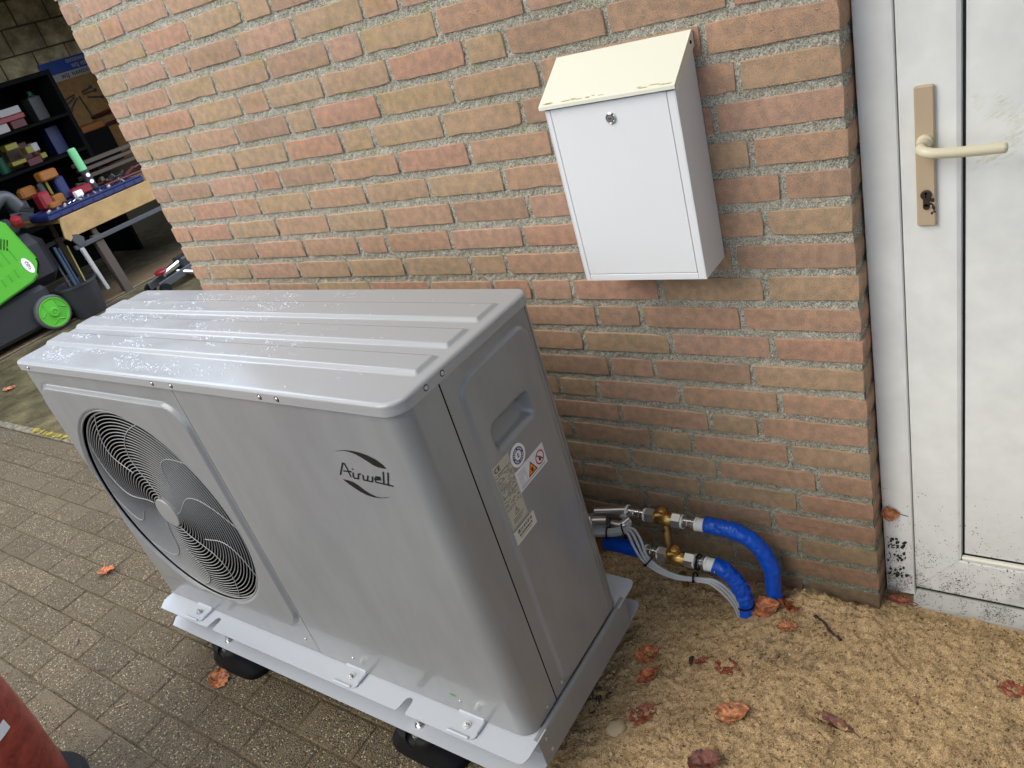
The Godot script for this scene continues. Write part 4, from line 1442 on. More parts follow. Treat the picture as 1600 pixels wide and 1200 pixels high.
# ------------------------------------------------------------------ pipes and cables
func curve(pts: Array, step := 0.006) -> Array:
	var c := Curve3D.new()
	c.bake_interval = step
	for k in pts.size():
		var a: Vector3 = pts[maxi(k - 1, 0)]
		var b: Vector3 = pts[mini(k + 1, pts.size() - 1)]
		var d0: float = 0.0 if k == 0 else (pts[k] - pts[k - 1]).length() / 3.0
		var d1: float = 0.0 if k == pts.size() - 1 else (pts[k + 1] - pts[k]).length() / 3.0
		var t := (b - a).normalized()
		c.add_point(pts[k], -t * d0, t * d1)
	return Array(c.get_baked_points())

func wrapped(pts: Array, r: float, sd: int, wrinkle: float) -> MB:
	var mb := MB.new()
	var line := curve(pts, 0.0035)
	mb.tube(line, r, 28, true)
	var nz := noise(FastNoiseLite.TYPE_SIMPLEX, 34.0, sd, 3, 0.6)
	var m := line.size()
	# tape laid on in turns: shallow steps along it, creases on the inside of the bend
	var nn := mb.n.duplicate()
	for k in m:
		for s in 28:
			var q := k * 28 + s
			var p := mb.v[q]
			var ridge := fposmod(k * 0.0035 / 0.036 + s / 28.0 * 0.6, 1.0)
			var d := 0.0009 * ridge + nz.get_noise_3d(p.x * 1.4, p.y * 1.4, p.z) * wrinkle
			mb.v[q] = p + nn[q] * d
	for k in m:
		for s in 28:
			var q := k * 28 + s
			var e := mb.v[mini(k + 1, m - 1) * 28 + s] - mb.v[maxi(k - 1, 0) * 28 + s]
			var f := mb.v[k * 28 + (s + 1) % 28] - mb.v[k * 28 + (s + 27) % 28]
			var c := f.cross(e).normalized()
			if c.dot(nn[q]) < 0: c = -c
			mb.n[q] = c
	return mb

func hexnut(mb: MB, a: Vector3, axis: Vector3, r: float, len: float, spin := 0.2) -> void:
	var z := axis.normalized()
	var x := z.cross(Vector3.UP).normalized()
	var hx := PackedVector2Array()
	for k in 6: hx.append(Vector2.from_angle(TAU * k / 6 + spin) * r)
	mb.poly(hx, a, x, z.cross(x), len)

func press_fitting(parent: Node3D, a: Vector3, axis: Vector3, len: float) -> void:
	# pressed sleeve with raised beads
	var mb := MB.new()
	var prof := [Vector2(0.0105, 0.0)]
	for k in 4:
		var f := len * (0.08 + 0.25 * k)
		prof += [Vector2(0.0125, f), Vector2(0.0155 if k % 2 == 0 else 0.0138, f + len * 0.03), Vector2(0.0155 if k % 2 == 0 else 0.0138, f + len * 0.09), Vector2(0.0125, f + len * 0.12)]
	prof.append(Vector2(0.0105, len))
	mb.lathe(a, axis, prof, 24)
	part("press_sleeve", mb, M.chrome, parent)
	var wr := MB.new()
	for f in [0.12, 0.9]:
		wr.lathe(a + axis.normalized() * len * f, axis, [Vector2(0.0128, -0.0024), Vector2(0.0172, -0.0024), Vector2(0.0172, 0.0024), Vector2(0.0128, 0.0024)], 24)
	part("white_ring", wr, M.white_sleeve, parent)

func valve(parent: Node3D, c: Vector3, lever_down: bool) -> void:
	var X := Vector3.RIGHT
	var vb := MB.new()
	vb.lathe(c - X * 0.024, X, [Vector2(0.0135, 0.0), Vector2(0.015, 0.003), Vector2(0.0175, 0.012), Vector2(0.0185, 0.024), Vector2(0.0175, 0.036), Vector2(0.015, 0.045), Vector2(0.0135, 0.048)], 24, true)
	var body := part("valve_body", vb, M.brass, parent)
	# spindle towers above, pressed letter on the cheek
	var st := MB.new()
	st.lathe(c + Vector3.UP * 0.014, Vector3(0.05, 1, 0.12), [Vector2(0.0115, 0.0), Vector2(0.0115, 0.006), Vector2(0.0085, 0.007), Vector2(0.0085, 0.011), Vector2(0.0105, 0.012), Vector2(0.0105, 0.017), Vector2(0.0065, 0.018), Vector2(0.0065, 0.0215), Vector2(0.0, 0.0225)], 20)
	part("valve_stem", st, M.brass, parent)
	var h := MB.new()
	h.bar(c + Vector3(-0.005, -0.002, 0.0182), c + Vector3(0.005, -0.002, 0.0182), 0.0022, 0.0022)
	h.bar(c + Vector3(-0.005, -0.008, 0.0175), c + Vector3(-0.005, 0.004, 0.0182), 0.002, 0.002)
	h.bar(c + Vector3(0.005, -0.008, 0.0175), c + Vector3(0.005, 0.004, 0.0182), 0.002, 0.002)
	part("cast_letter", h, M.brass, body)
	for s in [-1.0, 1.0]:
		var nt := MB.new()
		hexnut(nt, c + X * (0.024 if s > 0 else -0.046), X, 0.0195, 0.022, 0.1 * s + 0.3)
		part("hex_nut", nt, M.zinc, parent)
	if lever_down:
		var lv := MB.new()
		var d := Vector3(0.012, -0.075, 0.028)
		lv.tube([c + Vector3(0.002, -0.016, 0.006), c + d * 0.35 + Vector3(0.002, -0.004, 0.0), c + d * 0.42, c + d], [0.0085, 0.0080, 0.0115, 0.0095], 14)
		part("drain_tap", lv, M.old_brass, parent)

func tie(parent: Node3D, c: Vector3, axis: Vector3, r: float) -> void:
	var mb := MB.new()
	mb.lathe(c, axis, [Vector2(r, -0.002), Vector2(r + 0.0016, -0.002), Vector2(r + 0.0016, 0.002), Vector2(r, 0.002)], 22)
	var z := axis.normalized()
	var side := z.cross(Vector3.RIGHT if absf(z.x) < 0.8 else Vector3.UP).normalized()
	if side.y < 0: side = -side
	mb.box(Vector3(0.006, 0.005, 0.007), Transform3D(Basis(), c + side * (r + 0.002)), 0.001)
	part("cable_tie", mb, M.rubber, parent)

func build_pipes() -> void:
	var X := Vector3.RIGHT
	var zu := 0.055; var yu := 0.2435
	var up := thing("water_pipe", "upper pipe with brass valve and blue wrapped bend close against the brick wall", "pipe", Vector3(-0.222, 0, zu), "blue taped water pipes")
	part("blue_wrap", wrapped([Vector3(-0.366, yu + 0.0035, zu), Vector3(-0.325, yu + 0.0035, zu), Vector3(-0.278, yu - 0.006, zu), Vector3(-0.242, yu - 0.036, zu), Vector3(-0.223, yu - 0.082, zu), Vector3(-0.219, yu - 0.108, zu)], 0.0194, 201, 0.0030), M.blue_tape, up)
	part("blue_wrap", wrapped([Vector3(-0.2195, yu - 0.098, zu), Vector3(-0.222, 0.08, zu + 0.001), Vector3(-0.224, -0.05, zu + 0.002)], 0.0182, 202, 0.0016), M.blue_tape, up)
	var sl := MB.new()
	sl.lathe(Vector3(-0.386, yu, zu), X, [Vector2(0.0, 0), Vector2(0.0155, 0.0), Vector2(0.0165, 0.024), Vector2(0, 0.024)], 24)
	part("white_sleeve", sl, M.white_sleeve, up)
	press_fitting(up, Vector3(-0.430, yu, zu), X, 0.046)
	valve(up, Vector3(-0.474, yu, zu), true)
	press_fitting(up, Vector3(-0.582, yu, zu), X, 0.064)
	var tl := MB.new()
	tl.lathe(Vector3(-0.66, yu - 0.004, zu + 0.02), Vector3(0.08, 0.004, -0.02), [Vector2(0.013, 0.0), Vector2(0.013, 0.086)], 20)
	tl.tube(curve([Vector3(-0.60, yu - 0.012, zu + 0.045), Vector3(-0.575, yu - 0.012, zu + 0.042), Vector3(-0.562, yu - 0.008, zu + 0.022)]), 0.013, 16)
	part("connector", tl, M.zinc, up)
	var tl2 := MB.new()
	tl2.lathe(Vector3(-0.70, 0.250, 0.14), Vector3(1, 0, -0.3), [Vector2(0.02, 0.0), Vector2(0.02, 0.05), Vector2(0.024, 0.05), Vector2(0.024, 0.062), Vector2(0.016, 0.062), Vector2(0.016, 0.10)], 20)
	part("connector", tl2, M.zinc, up)
	var yl := 0.1745; var zl := 0.110
	var lw := thing("water_pipe", "lower pipe in front of the other, blue wrap creased in its bend into the sand", "pipe", Vector3(-0.278, 0, zl), "blue taped water pipes")
	part("blue_wrap", wrapped([Vector3(-0.66, yl - 0.001, zl), Vector3(-0.60, yl, zl), Vector3(-0.528, yl - 0.003, zl)], 0.0192, 203, 0.0008), M.blue_tape, lw)
	part("blue_wrap", wrapped([Vector3(-0.336, yl + 0.001, zl), Vector3(-0.315, yl - 0.006, zl), Vector3(-0.295, yl - 0.028, zl - 0.001), Vector3(-0.281, yl - 0.062, zl - 0.003), Vector3(-0.276, yl - 0.10, zl - 0.004), Vector3(-0.2765, yl - 0.125, zl - 0.004)], 0.0188, 204, 0.0052), M.blue_tape, lw)
	part("blue_wrap", wrapped([Vector3(-0.276, 0.058, zl - 0.004), Vector3(-0.2775, 0.03, zl - 0.003), Vector3(-0.279, -0.05, zl - 0.002)], 0.0196, 205, 0.0012), M.blue_tape, lw)
	var s2 := MB.new()
	s2.lathe(Vector3(-0.352, yl, zl), Vector3(1, -0.08, 0), [Vector2(0.0, 0), Vector2(0.0155, 0.0), Vector2(0.0175, 0.028), Vector2(0, 0.028)], 24)
	part("white_sleeve", s2, M.white_sleeve, lw)
	press_fitting(lw, Vector3(-0.388, yl, zl), X, 0.038)
	valve(lw, Vector3(-0.430, yl, zl), false)
	press_fitting(lw, Vector3(-0.516, yl, zl), X, 0.044)
	var nb := MB.new()
	nb.lathe(Vector3(-0.70, yl + 0.012, zl + 0.02), Vector3(1, -0.1, 0), [Vector2(0.0, 0.0), Vector2(0.024, 0.0), Vector2(0.024, 0.05), Vector2(0.021, 0.058), Vector2(0.021, 0.074), Vector2(0.0, 0.074)], 24)
	part("connector", nb, M.old_brass, lw)
	tie(lw, Vector3(-0.374, yl, zl), X, 0.0182)
	tie(lw, Vector3(-0.2768, 0.062, zl - 0.004), Vector3.UP, 0.0212)
	# three thin cables looped down in front of the pipes
	var cb := thing("cable_bundle", "three thin grey cables tied together and looping in front of the pipes", "cable", Vector3(-0.45, 0.1, 0.14))
	for k in 3:
		var o := Vector3([0.0, 0.007, 0.013][k], [0.0, 0.003, 0.007][k], [0.006, 0.0, -0.006][k])
		var mb := MB.new()
		mb.tube(curve([Vector3(-0.72, 0.235, 0.15) + o, Vector3(-0.62, 0.232, 0.135) + o, Vector3(-0.555, 0.243, 0.122) + o * 0.8, Vector3(-0.541, 0.240, 0.122) + o, Vector3(-0.529, 0.213, 0.128) + o * 1.2, Vector3(-0.508, 0.176, 0.138) + o * 0.8, Vector3(-0.468, 0.149, 0.142) + o * 0.6, Vector3(-0.42, 0.141, 0.143) + o * 0.5, Vector3(-0.372, 0.146, 0.141) + o * 0.5, Vector3(-0.338, 0.145, 0.138) + o * 0.7, Vector3(-0.312, 0.115, 0.132) + o * 0.8, Vector3(-0.296, 0.075, 0.126) + o * 0.6, Vector3(-0.292, 0.03, 0.12) + o * 0.4, Vector3(-0.292, -0.03, 0.118)]), 0.0036, 10)
		part("cable", mb, M.cable_grey, cb)
	var fat := MB.new()
	fat.tube(curve([Vector3(-0.74, 0.224, 0.15), Vector3(-0.63, 0.222, 0.132), Vector3(-0.575, 0.226, 0.118), Vector3(-0.556, 0.232, 0.100), Vector3(-0.566, 0.236, 0.078), Vector3(-0.60, 0.236, 0.06)]), 0.0075, 12)
	part("cable", fat, M.cable_grey, cb)
	tie(cb, Vector3(-0.557, 0.236, 0.118), Vector3(0.8, 0.15, -0.5), 0.0185)
	tie(cb, Vector3(-0.598, 0.229, 0.128), Vector3(1, 0, -0.2), 0.0155)
	tie(cb, Vector3(-0.496, 0.168, 0.139), Vector3(0.65, -0.6, 0.1), 0.0125)
	tie(cb, Vector3(-0.376, 0.150, 0.138), Vector3(1, 0.1, 0), 0.0115)
	var stub := MB.new()
	stub.lathe(Vector3(-0.4555, -0.03, 0.052), Vector3(-0.05, 1, 0), [Vector2(0.013, 0.0), Vector2(0.013, 0.04), Vector2(0.0095, 0.042), Vector2(0.0095, 0.088), Vector2(0.0, 0.088)], 8)
	solo("brass_stub", stub, M.old_brass, "short dull brass pipe end sticking up out of the sand below the valves", "pipe end")

# ------------------------------------------------------------------ letter box
func build_letterbox() -> void:
	var x0 := -0.4955; var x1 := -0.2375; var y0 := 0.9175; var zf := 0.100
	var b := thing("letter_box", "white metal letter box with sloping cream lid screwed to the brick wall", "letter box", Vector3((x0 + x1) / 2, y0, 0))
	var mb := MB.new()
	# body: side profile with sloping top
	var prof := PackedVector2Array([Vector2(0.004, y0), Vector2(zf, y0), Vector2(zf, 1.262), Vector2(0.004, 1.322)])
	for s in [0, 1]:
		var o := Vector3(x0 if s == 0 else x1 - 0.0015, 0, 0)
		mb.poly(prof, o, Vector3.BACK, Vector3.UP, -0.0015)
	mb.bx(Vector3(x0 + 0.0015, y0, 0.004), Vector3(x1 - 0.0015, y0 + 0.0016, zf - 0.0003))
	mb.bx(Vector3(x0 + 0.0015, y0 + 0.0016, 0.004), Vector3(x1 - 0.0015, 1.315, 0.006))
	# frame round the flap: narrow turned edges
	mb.bx(Vector3(x0 + 0.0015, y0 + 0.0016, zf - 0.004), Vector3(x0 + 0.0105, 1.262, zf), 0.0008)
	mb.bx(Vector3(x1 - 0.0155, y0 + 0.0016, zf - 0.004), Vector3(x1 - 0.0015, 1.262, zf), 0.0008)
	mb.bx(Vector3(x0 + 0.0108, y0 + 0.0016, zf - 0.004), Vector3(x1 - 0.0158, y0 + 0.0125, zf - 0.0002), 0.0008)
	part("body", mb, M.letter_white, b)
	var gap := MB.new()
	gap.bx(Vector3(x0 + 0.010, y0 + 0.012, zf - 0.010), Vector3(x1 - 0.015, 1.26, zf - 0.0045))
	part("shadow_gap", gap, M.dark, b)
	var fl := MB.new()
	fl.bx(Vector3(x0 + 0.0110, y0 + 0.0137, zf - 0.004), Vector3(x1 - 0.0168, 1.2625, zf - 0.0006), 0.0007)
	var flap := part("flap", fl, M.letter_white, b)
	var lk := MB.new()
	var lc := Vector3(-0.3645, 1.2325, zf - 0.0008)
	lk.lathe(lc, Vector3.BACK, [Vector2(0.0105, 0.0), Vector2(0.0102, 0.0026), Vector2(0.0082, 0.0042), Vector2(0.0066, 0.0036), Vector2(0.0066, 0.0044), Vector2(0.0, 0.0046)], 28)
	var lock := part("lock", lk, M.chrome, flap)
	var ks := MB.new()
	ks.box(Vector3(0.0055, 0.0013, 0.0006), Transform3D(Basis(), lc + Vector3(0, 0, 0.0049)))
	ks.lathe(lc, Vector3.BACK, [Vector2(0.0066, 0.0037), Vector2(0.0069, 0.0039), Vector2(0.0074, 0.0040)], 24)
	part("key_slot", ks, M.dark, lock)
	# lid: sheet that slopes from the wall, with folded cheeks and front lip
	var ld := MB.new()
	var lx0 := -0.5025; var lx1 := -0.2335
	var A := Vector2(0.003, 1.3345); var B := Vector2(zf + 0.0075, 1.2715); var C := Vector2(zf + 0.0075, 1.2655); var D := Vector2(zf + 0.0045, 1.2650)
	var th := 0.0014
	var lp := PackedVector2Array([A, Vector2(A.x + 0.004, A.y + 0.0008), B + Vector2(-0.002, 0.0016), B + Vector2(0.0002, 0), C, C - Vector2(th, 0), B - Vector2(th, th * 0.6), A - Vector2(0, th)])
	ld.poly(lp, Vector3(lx0, 0, 0), Vector3.BACK, Vector3.UP, -(lx1 - lx0))
	for s in [0, 1]:
		var ck := PackedVector2Array([Vector2(A.x, A.y - 0.001), Vector2(zf + 0.003, 1.2735), Vector2(zf - 0.001, 1.2615), Vector2(A.x, 1.3085)])
		ld.poly(ck, Vector3(lx0 + 0.0002 if s == 0 else lx1 - 0.0017, 0, 0), Vector3.BACK, Vector3.UP, -0.0015)
	var lid := part("lid", ld, M.letter_lid, b)
	var ru := MB.new()
	for k in 18:
		var x := rng.randf_range(lx0 + 0.004, lx1 - 0.01)
		var pl := PackedVector2Array()
		var l := rng.randf_range(0.002, 0.012)
		for q in 6: pl.append(Vector2.from_angle(TAU * q / 6) * Vector2(l, rng.randf_range(0.0006, 0.0013)))
		var up := (A - B).normalized()
		var f := rng.randf_range(0.0015, 0.006)
		var p := B + Vector2(-0.002, 0.0016) + up * f
		ru.poly(pl, Vector3(x, p.y + 0.00035, p.x + 0.0002), Vector3.RIGHT, Vector3(0, up.y, up.x).normalized())
	part("rust_fleck", ru, M.lid_rust, lid)
	var hs := MB.new()
	hs.lathe(Vector3(lx1 - 0.0004, 1.317, 0.018), Vector3.RIGHT, [Vector2(0.0032, 0), Vector2(0.0028, 0.0014), Vector2(0, 0.0018)], 10)
	part("hinge_pin", hs, M.rubber, lid)

# ------------------------------------------------------------------ door
func build_door() -> void:
	var zf := -0.060
	var d := thing("white_door", "white plastic outer door with dirty foot beside the end of the brick wall", "door", Vector3(0.06, 0.03, zf))
	var fdm := dirt_mat("frame_dirty", M.upvc_frame, 64, 1024, 2600, 0.17, 61)
	var ldm := dirt_mat("leaf_dirty", M.upvc, 512, 1024, 5200, 0.16, 62)
	var sdm := dirt_mat("sill_dirty", M.sill_grey, 512, 64, 2600, 1.0, 63)
	# jamb: a sheet with texture on a solid profile
	var T := 2.11
	var jb := MB.new()
	jb.bx(Vector3(0.001, 0.034, zf - 0.075), Vector3(0.0575, T, zf - 0.002), 0.004)
	var jp := []
	# rounded face of the jamb
	for q in [[0.001, -0.006], [0.003, -0.001], [0.008, 0.0], [0.040, 0.0], [0.0545, -0.0002], [0.0595, -0.0012], [0.0612, -0.004], [0.0615, -0.014]]:
		jp.append(Vector2(q[0], zf + q[1]))
	var df := MB.new()
	var strip := func(mb: MB, line: Array, y0: float, y1: float) -> void:
		for k in line.size() - 1:
			var a: Vector2 = line[k]; var b: Vector2 = line[k + 1]
			var u0 := float(k) / (line.size() - 1); var u1 := float(k + 1) / (line.size() - 1)
			mb.quad(Vector3(a.x, y0, a.y), Vector3(b.x, y0, b.y), Vector3(b.x, y1, b.y), Vector3(a.x, y1, a.y), Vector2(u0, 1), Vector2(u1, 0))
	strip.call(df, jp, 0.034, T)
	var frame := part("door_frame", df, fdm, d)
	part("frame_core", jb, M.upvc_frame, frame)
	var hb := MB.new()
	hb.bx(Vector3(0.0575, 2.05, zf - 0.075), Vector3(1.02, T, zf - 0.001), 0.004)
	hb.bx(Vector3(1.0, 0.034, zf - 0.075), Vector3(1.06, 2.05, zf - 0.001), 0.004)
	part("frame_head", hb, M.upvc_frame, frame)
	var seal := MB.new()
	seal.bx(Vector3(0.057, 0.05, zf - 0.03), Vector3(0.0636, 2.05, zf - 0.02))
	seal.bx(Vector3(0.15, 0.165, zf - 0.035), Vector3(0.93, 1.93, zf - 0.012))
	part("rubber_seal", seal, M.seal, d)
	# leaf: stile, bottom rail with a mitre, bead, panel
	var st := MB.new()
	var sl := [Vector2(0.0630, zf - 0.010), Vector2(0.0640, zf - 0.002), Vector2(0.068, zf + 0.001), Vector2(0.147, zf + 0.001), Vector2(0.1530, zf - 0.002), Vector2(0.1545, zf - 0.012)]
	for k in sl.size() - 1:
		var a: Vector2 = sl[k]; var b: Vector2 = sl[k + 1]
		var ya := 0.060 + (a.x - 0.063) * 1.20; var yb := 0.060 + (b.x - 0.063) * 1.20
		var s := st.v.size()
		var nn := Vector3(-(b.y - a.y), 0, b.x - a.x).normalized()
		st.vert(Vector3(a.x, ya + 0.0004, a.y), nn, Vector2((a.x - 0.063) * 1.2, 1.0 - (ya - 0.06) / 1.8)); st.vert(Vector3(b.x, yb + 0.0004, b.y), nn, Vector2((b.x - 0.063) * 1.2, 1.0 - (yb - 0.06) / 1.8))
		st.vert(Vector3(b.x, 2.04, b.y), nn, Vector2((b.x - 0.063) * 1.2, 0)); st.vert(Vector3(a.x, 2.04, a.y), nn, Vector2((a.x - 0.063) * 1.2, 0))
		st.itri(s, s + 1, s + 2); st.itri(s, s + 2, s + 3)
	st.bx(Vector3(0.0645, 0.09, zf - 0.07), Vector3(0.15, 2.04, zf - 0.014))
	var leaf := part("door_leaf", st, ldm, d)
	var rail := MB.new()
	var rl := [Vector2(0.0595, zf - 0.012), Vector2(0.0605, zf - 0.001), Vector2(0.064, zf + 0.001), Vector2(0.160, zf + 0.001), Vector2(0.1655, zf - 0.001)]
	for k in rl.size() - 1:
		var a: Vector2 = rl[k]; var b: Vector2 = rl[k + 1]
		var xa := 0.063 + (a.x - 0.060) / 1.20; var xb := 0.063 + (b.x - 0.060) / 1.20
		var nn := Vector3(0, -(b.y - a.y), b.x - a.x).normalized()
		var s := rail.v.size()
		rail.vert(Vector3(xa + 0.0003, a.x, a.y), nn, Vector2((xa - 0.06) * 1.1, 1.0 - (a.x - 0.06) / 1.8)); rail.vert(Vector3(1.0, a.x, a.y), nn, Vector2(1.02, 1.0 - (a.x - 0.06) / 1.8))
		rail.vert(Vector3(1.0, b.x, b.y), nn, Vector2(1.02, 1.0 - (b.x - 0.06) / 1.8)); rail.vert(Vector3(xb + 0.0003, b.x, b.y), nn, Vector2((xb - 0.06) * 1.1, 1.0 - (b.x - 0.06) / 1.8))
		rail.itri(s, s + 1, s + 2); rail.itri(s, s + 2, s + 3)
	rail.bx(Vector3(0.07, 0.066, zf - 0.07), Vector3(1.0, 0.160, zf - 0.014))
	part("bottom_rail", rail, ldm, leaf)
	var rest := MB.new()
	rest.bx(Vector3(0.92, 0.066, zf - 0.05), Vector3(0.998, 2.04, zf + 0.0005), 0.003)
	rest.bx(Vector3(0.154, 1.93, zf - 0.05), Vector3(0.92, 2.04, zf + 0.0005), 0.003)
	part("top_rail", rest, M.upvc, leaf)
	var bead := MB.new()
	bead.bar(Vector3(0.1545, 0.1715, zf - 0.004), Vector3(0.93, 0.1715, zf - 0.004), 0.012, 0.011, 0.003)
	part("glazing_bead", bead, M.upvc_bead, leaf)
	var pn := MB.new()
	pn.quad(Vector3(0.1592, 0.1815, zf - 0.008), Vector3(0.925, 0.1815, zf - 0.008), Vector3(0.925, 1.925, zf - 0.008), Vector3(0.1592, 1.925, zf - 0.008), Vector2(0.05, 0.985), Vector2(0.95, 0.0))
	pn.bx(Vector3(0.1592, 0.1815, zf - 0.020), Vector3(0.925, 1.925, zf - 0.0085))
	var panel := part("panel", pn, ldm, leaf)
	var ym := MB.new()
	var yn := noise(FastNoiseLite.TYPE_SIMPLEX, 45.0, 65, 2)
	# faint yellow rub marks on the panel
	for k in 200:
		var t := k / 199.0
		var base := Vector2(0.182 + 0.052 * absf(sin(t * 3.0)), 1.135 - 0.10 * t) + Vector2(rng.randf_range(-0.02, 0.02), rng.randf_range(-0.012, 0.012))
		if yn.get_noise_2d(base.x, base.y) < -0.15: continue
		var pl := PackedVector2Array()
		var l := rng.randf_range(0.004, 0.011)
		for q in 7: pl.append((Vector2.from_angle(TAU * q / 7) * Vector2(l, rng.randf_range(0.001, 0.0032))).rotated(0.6))
		ym.poly(pl, Vector3(base.x, base.y, zf - 0.0078 + 0.000002 * k), Vector3.RIGHT, Vector3.UP)
	var ysm := mat("yellow_rub", lin(0.70, 0.70, 0.42), 0.5)
	ysm.transparency = BaseMaterial3D.TRANSPARENCY_ALPHA
	ysm.albedo_color.a = 0.07
	part("yellow_rub", ym, ysm, panel)
	# furniture
	var pl := MB.new()
	pl.bx(Vector3(0.0885, 0.9385, zf + 0.0012), Vector3(0.1180, 1.1745, zf + 0.0095), 0.0025)
	var plate := part("handle_plate", pl, M.plate_beige, leaf)
	var hv := MB.new()
	var hc := Vector3(0.1032, 1.085, zf + 0.009)
	hv.lathe(hc, Vector3.BACK, [Vector2(0.0125, 0.0), Vector2(0.0122, 0.006), Vector2(0.0100, 0.009), Vector2(0.0092, 0.03)], 24)
	hv.tube(curve([hc + Vector3(0, 0, 0.026), hc + Vector3(0.0, 0, 0.038), hc + Vector3(0.008, -0.0015, 0.048), hc + Vector3(0.024, -0.004, 0.051), hc + Vector3(0.06, -0.0055, 0.050), hc + Vector3(0.116, -0.0055, 0.0485)]), 0.0085, 18)
	# flatten the grip
	for k in hv.v.size():
		var p := hv.v[k]
		if p.x > hc.x + 0.02:
			p.z = hc.z + 0.050 + (p.z - hc.z - 0.050) * 0.75
			hv.v[k] = p
	hv.lathe(hc + Vector3(0.114, -0.0055, 0.0487), Vector3.RIGHT, [Vector2(0.0085, 0.0), Vector2(0.0078, 0.003), Vector2(0.005, 0.005), Vector2(0, 0.0056)], 18, true)
	part("lever_handle", hv, M.lever_cream, leaf)
	var cy := MB.new()
	var cc := Vector3(0.1035, 0.9955, zf + 0.0085)
	cy.lathe(cc, Vector3.BACK, [Vector2(0.0086, 0.0), Vector2(0.0086, 0.004), Vector2(0.0072, 0.0045), Vector2(0.0, 0.0045)], 24)
	cy.bx(cc + Vector3(-0.005, -0.021, 0.0), cc + Vector3(0.005, -0.006, 0.0036), 0.001)
	cy.lathe(cc + Vector3(0, -0.021, 0), Vector3.BACK, [Vector2(0.005, 0.0), Vector2(0.005, 0.0036), Vector2(0, 0.0036)], 16)
	var cyl := part("lock_cylinder", cy, M.cylinder_bronze, plate)
	var kh := MB.new()
	kh.bx(cc + Vector3(-0.0008, -0.005, 0.0044), cc + Vector3(0.0008, 0.003, 0.0049))
	kh.lathe(cc + Vector3(0, 0.003, 0.0), Vector3.BACK, [Vector2(0.0022, 0.0044), Vector2(0.0022, 0.0049), Vector2(0, 0.0049)], 10)
	part("key_hole", kh, M.dark, cyl)
	var rs := MB.new()
	for k in 12:
		var q := PackedVector2Array()
		for e in 7: q.append(Vector2.from_angle(TAU * e / 7) * rng.randf_range(0.0012, 0.0035))
		rs.poly(q, Vector3(0.1145 + rng.randf_range(-0.004, 0.0008), 0.976 + rng.randf_range(-0.016, 0.012), zf + 0.00965 + 0.00001 * k), Vector3.RIGHT, Vector3.UP)
	part("worn_spot", rs, M.cylinder_bronze, plate)
	# threshold under the leaf
	var sill := MB.new()
	sill.quad(Vector3(0.058, 0.006, zf + 0.010), Vector3(1.06, 0.006, zf + 0.010), Vector3(1.06, 0.042, zf - 0.011), Vector3(0.058, 0.042, zf - 0.011), Vector2(0, 1), Vector2(1, 0))
	sill.quad(Vector3(0.058, -0.03, zf + 0.010), Vector3(1.06, -0.03, zf + 0.010), Vector3(1.06, 0.006, zf + 0.010), Vector3(0.058, 0.006, zf + 0.010), Vector2(0, 1), Vector2(1, 0.9))
	sill.bx(Vector3(0.058, -0.03, zf - 0.09), Vector3(1.06, 0.0415, zf - 0.012))
	part("threshold", sill, sdm, d)
	var un := MB.new()
	un.bx(Vector3(0.0615, 0.043, zf - 0.07), Vector3(1.0, 0.0655, zf - 0.0135))
	part("under_gap", un, M.seal, d)
	var back := MB.new()
	back.bx(Vector3(-0.02, -0.05, zf - 0.16), Vector3(1.1, 2.14, zf - 0.08))
	part("door_lining", back, M.dark, d)
	# clots of mud on the jamb and fine splashes over the foot of the door
	var mud := MB.new()
	for k in 110:
		var q := PackedVector2Array()
		var s := 0.0007 + 0.0034 * pow(rng.randf(), 2.6)
		for e in 7: q.append((Vector2.from_angle(TAU * e / 7) * rng.randf_range(0.5, 1.2) * s * Vector2(2.1, 0.55)).rotated(0.3 + rng.randf() * 2.2))
		q = Geometry2D.convex_hull(q)
		q.remove_at(q.size() - 1)
		mud.poly(q, Vector3(rng.randf_range(0.008, 0.046), 0.085 + 0.115 * pow(rng.randf(), 1.2), zf + 0.0007 + 0.00001 * k), Vector3.RIGHT, Vector3.UP)
	part("mud_spot", mud, M.mud_black, frame).set_meta("kind", "stuff")
	var spl := MB.new()
	var sn := noise(FastNoiseLite.TYPE_SIMPLEX, 14.0, 67, 3, 0.6)
	for k in 15000:
		var y := 0.034 - log(maxf(0.01, rng.randf())) * 0.066
		var x := 0.006 + 0.46 * pow(rng.randf(), 1.2)
		if rng.randf() > 0.45 + sn.get_noise_2d(x, y) * 1.3: continue
		var z := zf + 0.0011
		if x < 0.0575: z = zf + 0.0004
		elif x < 0.064: continue
		elif y < 0.062:
			y = rng.randf_range(0.010, 0.042)
			z = zf + 0.0105 - (y - 0.006) / 0.044 * 0.026 + 0.0012
		elif x > 0.153 and y > 0.166:
			z = zf - 0.0077
			if x < 0.159 or y < 0.1815: continue
		var s := 0.0003 + 0.0012 * pow(rng.randf(), 3.6)
		var t := rng.randf_range(0.3, 1.3)
		spl.col = Color(t, t * 0.93, t * 0.82)
		var q := PackedVector2Array()
		for e in 5: q.append(Vector2.from_angle(TAU * e / 5 + k) * rng.randf_range(0.6, 1.2) * s)
		spl.poly(q, Vector3(x, y, z + 0.0000001 * k), Vector3.RIGHT, Vector3.UP)
	var so := part("mud_splash", spl, M.mud, d)
	so.set_meta("kind", "stuff")

